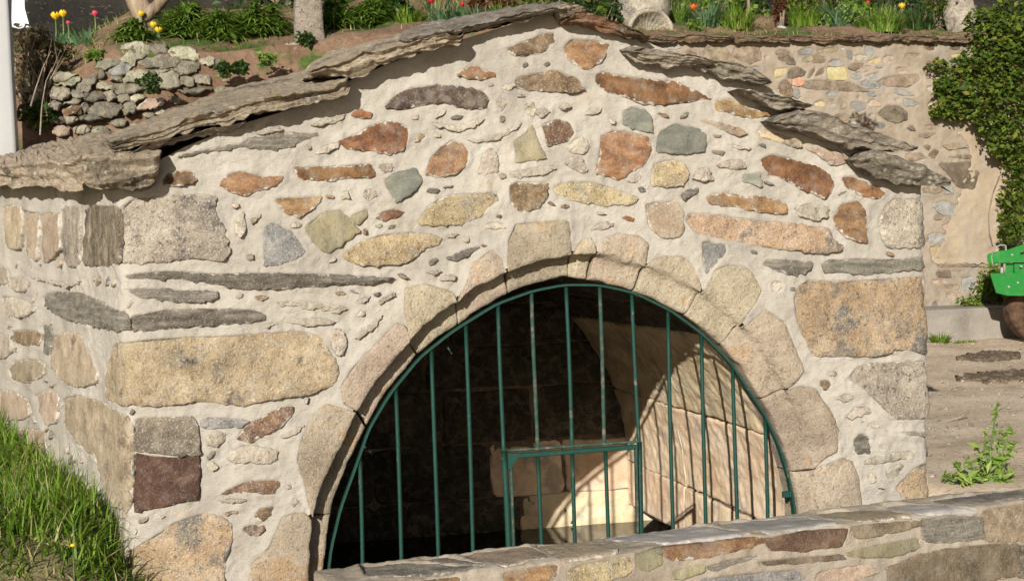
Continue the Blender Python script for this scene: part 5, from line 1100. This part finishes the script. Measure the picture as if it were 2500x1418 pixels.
# ivy
iv = []
for pts in ('2465,60,62,70 2420,150,75,70 2480,230,70,80 2400,230,70,75 2350,190,60,55 2330,255,48,45 2440,320,55,65 2490,400,45,90 2475,500,32,70 2470,570,30,40 2500,120,50,90 2390,60,30,45 2310,215,36,35 2295,270,26,22 2440,90,50,60 2560,300,80,240 2560,80,80,120 2285,160,28,18'.split()):
    x_, y_, rx, rz = [float(v) for v in pts.split(',')]; c = at1(x_, y_, RY-.12 if x_ < 2360 else RY-.22); s = scale_at(c); iv.append((c, (rx*s, .10 if x_ < 2360 else .2, rz*s)))
leaf_bush('ivy', 'large ivy thicket hanging over the right end of the rear wall', 'ivy', iv, 15000, .042, 'ivy', at1(2560, 330, RY-.1), face=np.array([-.3, -.9, .2]))
iv = [(at1(x_, y_, RY-.28), (rx*scale_at(at1(x_, y_, RY)), .1, rz*scale_at(at1(x_, y_, RY)))) for x_, y_, rx, rz in ((2405, 700, 40, 30), (2420, 670, 35, 25), (2370, 735, 36, 14), (2460, 735, 40, 18), (2440, 700, 40, 35))]
leaf_bush('ivy', 'small bright green ivy mound above the concrete ledge', 'ivy', iv, 1500, .035, 'ivyl', at1(2420, 745, RY-.1), face=np.array([-.3, -.8, .3]))
V, Fs = tube(resample(at(PX('2440,430 2424,470 2414,520 2416,570 2424,598'), RY-.04), 0, False, n=14), .005, 5); tag(mk('ivy_runner', V, Fs, MT['twig']), 'single bare ivy runner on the old plaster', 'vine')
# concrete ledge, vehicle
a, b_ = at1(2256, 758, 5.35), at1(2256, 836, 5.35); x1 = at1(2700, 790, 5.35)[0]; V, Fs = box(((a[0]+x1)/2, 5.35+.31, (a[2]+b_[2])/2-.02), x1-a[0], .62, a[2]-b_[2]+.04, None, .02)
tag(mk('concrete_ledge', V, Fs, MT['concrete'], smooth=False), 'grey concrete ledge at the foot of the rear wall', 'ledge')
VY = 4.75; vh = tag(empty('farm_trailer', np.r_[at1(2540, 832, VY)[:2]+[0, .2], at1(2540, 832, VY)[2]]), 'green painted steel end of a farm trailer at the right edge', 'trailer')
def prism(px, y0, y1, name, mat, parent):
    a = at(px, y0); n_ = len(a); dv = rays([(2430, 660)])[0]; dv = dv/dv[1]*(y1-y0); ins = a.copy(); cc = a.mean(0); ins = cc+(a-cc)*.985; V = np.vstack([ins, a+dv*.03, a+dv*.97, ins+dv]); Fs = [list(range(n_)), list(range(4*n_-1, 3*n_-1, -1))]
    for r_ in range(3): Fs += [[r_*n_+i, r_*n_+(i+1) % n_, (r_+1)*n_+(i+1) % n_, (r_+1)*n_+i] for i in range(n_)]
    return mk(name, V, Fs, MT[mat], parent, smooth=False)
prism(PX('2410,626 2412,620 2426,615 2459,610 2500,596 2700,535 2700,640 2474,641 2416,643 2411,640'), VY, VY+.45, 'upper_beam', 'vgreen', vh)
prism(PX('2474,639 2700,638 2700,668 2476,667'), VY+.03, VY+.42, 'web_plate', 'vgreen', vh); prism(PX('2416,668 2444,666 2700,664 2700,724 2459,722 2431,715'), VY, VY+.45, 'lower_beam', 'vgreen', vh)
prism(PX('2455,643 2474,643 2474,666 2455,666'), VY+.05, VY+.12, 'spacer_block', 'vgreen', vh)
V, Fs = tube([at1(2446, 636, VY+.1), at1(2446, 672, VY+.1)], .011, 10); mk('pin', V, Fs, MT['steel'], vh); V, Fs = tube(resample(at(PX('2430,617 2434,603 2442,598 2456,599 2456,612'), VY+.12), 0, False, n=12), .005, 6); mk('pin_handle', V, Fs, MT['steel'], vh)
V, Fs = tube(at(PX('2423,613 2421,628 2423,645'), VY-.004), .003, 5); mk('wire_tie', V, Fs, MT['steel'], vh)
for bx_, by_ in ((2470, 622), (2484, 690), (2462, 700), (2492, 650)):
    q_ = at1(bx_, by_, VY); V, Fs = tube([q_+[0, .01, 0], q_-[0, .008, 0]], .009, 6); mk('bolt', V, Fs, MT['steel'], vh, smooth=False)
prism(PX('2491,617 2530,608 2530,612 2491,622'), VY-.002, VY+.02, 'slot', 'dark', vh)
c = at1(2528, 752, VY+.22); rw_ = 79*scale_at(c); pr = [(.45, -.06), (.62, -.075), (.80, -.085), (.93, -.08), (1.0, -.055), (1.01, 0), (1.0, .055), (.93, .08), (.80, .085), (.62, .075), (.45, .06)]; th = np.linspace(0, 2*math.pi, 48, endpoint=False)
P = np.stack([np.c_[c[0]+rw_*r_*np.cos(th), np.full(48, c[1]+y_), c[2]+rw_*(r_+(.012*np.sign(np.sin(th*20)) if r_ > .98 else 0))*np.sin(th)] for r_, y_ in pr]).reshape(-1, 3); wh = mk('wheel', P, gridfaces(11, 48, cv=True, cu=True), MT['tyre'], vh)
P = np.stack([np.c_[c[0]+rw_*r_*np.cos(th), np.full(48, c[1]+y_), c[2]+rw_*r_*np.sin(th)] for r_, y_ in ((.02, -.05), (.15, -.055), (.18, -.02), (.36, -.02), (.46, -.06), (.47, .05))]).reshape(-1, 3); mk('rim', P, gridfaces(6, 48, cv=True), MT['tyre'], wh)
# small things on the dirt
n = 2600; gx = RNG.uniform(1.6, 5.2, n); gy = RNG.uniform(.15, 5.3, n); sz_ = .004+.010*RNG.random(n)**3; U8 = np.array([[1, 0, 0], [0, 1, 0], [-1, 0, 0], [0, -1, 0], [0, 0, .7], [0, 0, -.7]]); T8 = np.array([[0, 1, 4], [1, 2, 4], [2, 3, 4], [3, 0, 4], [1, 0, 5], [2, 1, 5], [3, 2, 5], [0, 3, 5]])
c = np.c_[gx, gy, ground_z(gx, gy)+.012*fbm(np.c_[gx, gy, 0*gx], 2.5, 3, 5)+.004]; V = (c[:, None]+U8[None]*sz_[:, None, None]*RNG.uniform(.6, 1.4, (n, 6, 1))).reshape(-1, 3); Fc = (T8[None]+np.arange(n)[:, None, None]*6).reshape(-1, 3)
tag(mk('gravel', V, Fc, MT['field'], None, smooth=False), 'fine loose gravel strewn over the dirt yard', 'gravel', kind='stuff')
n = 1500; gx = RNG.uniform(1.6, 5.2, n); gy = RNG.uniform(.15, 5.3, n); V, Fc, t = blades(np.c_[gx, gy, ground_z(gx, gy)+.008], RNG.uniform(.03, .11, n), RNG.uniform(.003, .006, n), RNG.random(n)*6.28, np.full(n, 1.5), RNG.uniform(-.05, .05, n)); tag(mk('straw', V, Fc, MT['straw'], None, {'tint': t}), 'loose straw scattered over the dirt yard', 'straw', kind='stuff')
def patch(pts, lab, seed):
    p = PX(pts); q = []
    for a in p:
        d = rays([a])[0]
        for t in np.arange(4, 14, .02):
            r_ = CAM+d*t
            if r_[2] <= ground_z(r_[0], r_[1]): break
        q.append(r_[:2])
    q = np.array(q); g = Sheet(lambda s_, v_, h_: np.stack([np.asarray(s_), np.asarray(v_), ground_z(s_, v_)+.012+np.asarray(h_)], -1)); o = g.stone(q, 'H', None, 'dung_patch', proud=.006, bury=-.002, thick=.03, dome=.008, res=.02, amp=.05, rough=.012); o.data.materials[0] = MT['debris']; tag(o, lab, 'debris', 'dark debris on the dirt')
b = NB('straw_debris'); n_ = b.noise(30, 5, .8); MT['debris'] = b.done(b.ramp(n_, [(.35, (.08, .058, .038)), (.55, (.20, .15, .10)), (.7, (.42, .33, .23))]), .95, n_, .03, .9)
patch('2330,878 2380,868 2420,862 2480,864 2490,874 2400,884', 'dark dung streak nearest the concrete ledge', 1); patch('2330,930 2370,922 2470,910 2540,908 2530,928 2420,936', 'wide straw and dung streak in the middle of the dirt yard', 2)
def ghit2(px, py):
    d = rays([(px, py)])[0]
    for t in np.arange(4, 14, .01):
        r_ = CAM+d*t
        if r_[2] <= ground_z(r_[0], r_[1]): return r_
    return r_
# thistle weed at right
b0 = ghit2(2420, 1180); s = scale_at(b0); e = tag(empty('thistle', b0), 'bright green branching thistle growing behind the parapet at right', 'weed'); tips = PX('2435,985 2405,1050 2465,1040 2385,1090 2478,1075 2330,1135 2300,1160 2360,1120 2440,1120 2475,1150 2400,1150 2345,1165 2450,1165')
cs = []; rt = []; tp = []
for k, tq in enumerate(tips):
    b_ = at1(*tq, b0[1]+RNG.uniform(-.06, .06)); a = b0+np.array([(b_[0]-b0[0])*.4 if tq[1] > 1110 else .0, 0, 0]); rt.append(a); tp.append(b_); L = np.linalg.norm(b_-a); m_ = int(14+L*120); f = RNG.random(m_)**.7
    cs.append(a+(b_-a)*f[:, None]+RNG.normal(size=(m_, 3))*(.008+.018*(1-f[:, None])))
stems_part(e, rt, tp, .005); V, Fc, t_ = leaves(np.vstack(cs), .034, aspect=.38); mk('leaves', V, Fc, MT['lily'], e, {'tint': np.clip(t_+.2, 0, 1)}, smooth=False)
for px, py, h, w_, lab in ((2295, 835, 34, 40, 'grass tuft at the left foot of the concrete ledge'), (2345, 836, 16, 30, 'tiny grass tuft at the middle of the concrete ledge'), (2375, 834, 14, 24, 'tiny grass tuft at the right of the concrete ledge')):
    p = ghit2(px, py); s = scale_at(p); blade_clump('grass_tuft', lab, 'grass', p, h*s*1.2, w_*s, 160 if h > 20 else 60, .01, 'grass', 'tufts along the ledge')
rt = ghit2(2330, 1080)
V, Fs = tube(resample(at(PX('2290,1028 2320,1026 2345,1018 2365,1005'), ghit2(2330, 1026)[1]), 0, False, n=8), .006, 5); V[:, 2] += 0.0; tag(mk('fallen_twig', V, Fs, MT['twig']), 'thin dry twig lying on the dirt behind the parapet', 'twig')
p = ghit2(178, 1330); c = at1(178, 1330, -.25); V, Fs = tube([c-[0, 0, .12], c], .002, 5); bf = tag(empty('buttercup', c-[0, 0, .12]), 'tiny yellow buttercup in the foreground grass', 'flower'); mk('stem', V, Fs, MT['stem'], bf); P = c+U*np.array([.009, .009, .006]); mk('bloom', P, gridfaces(15, 24, cv=True), MT['yel'], bf)
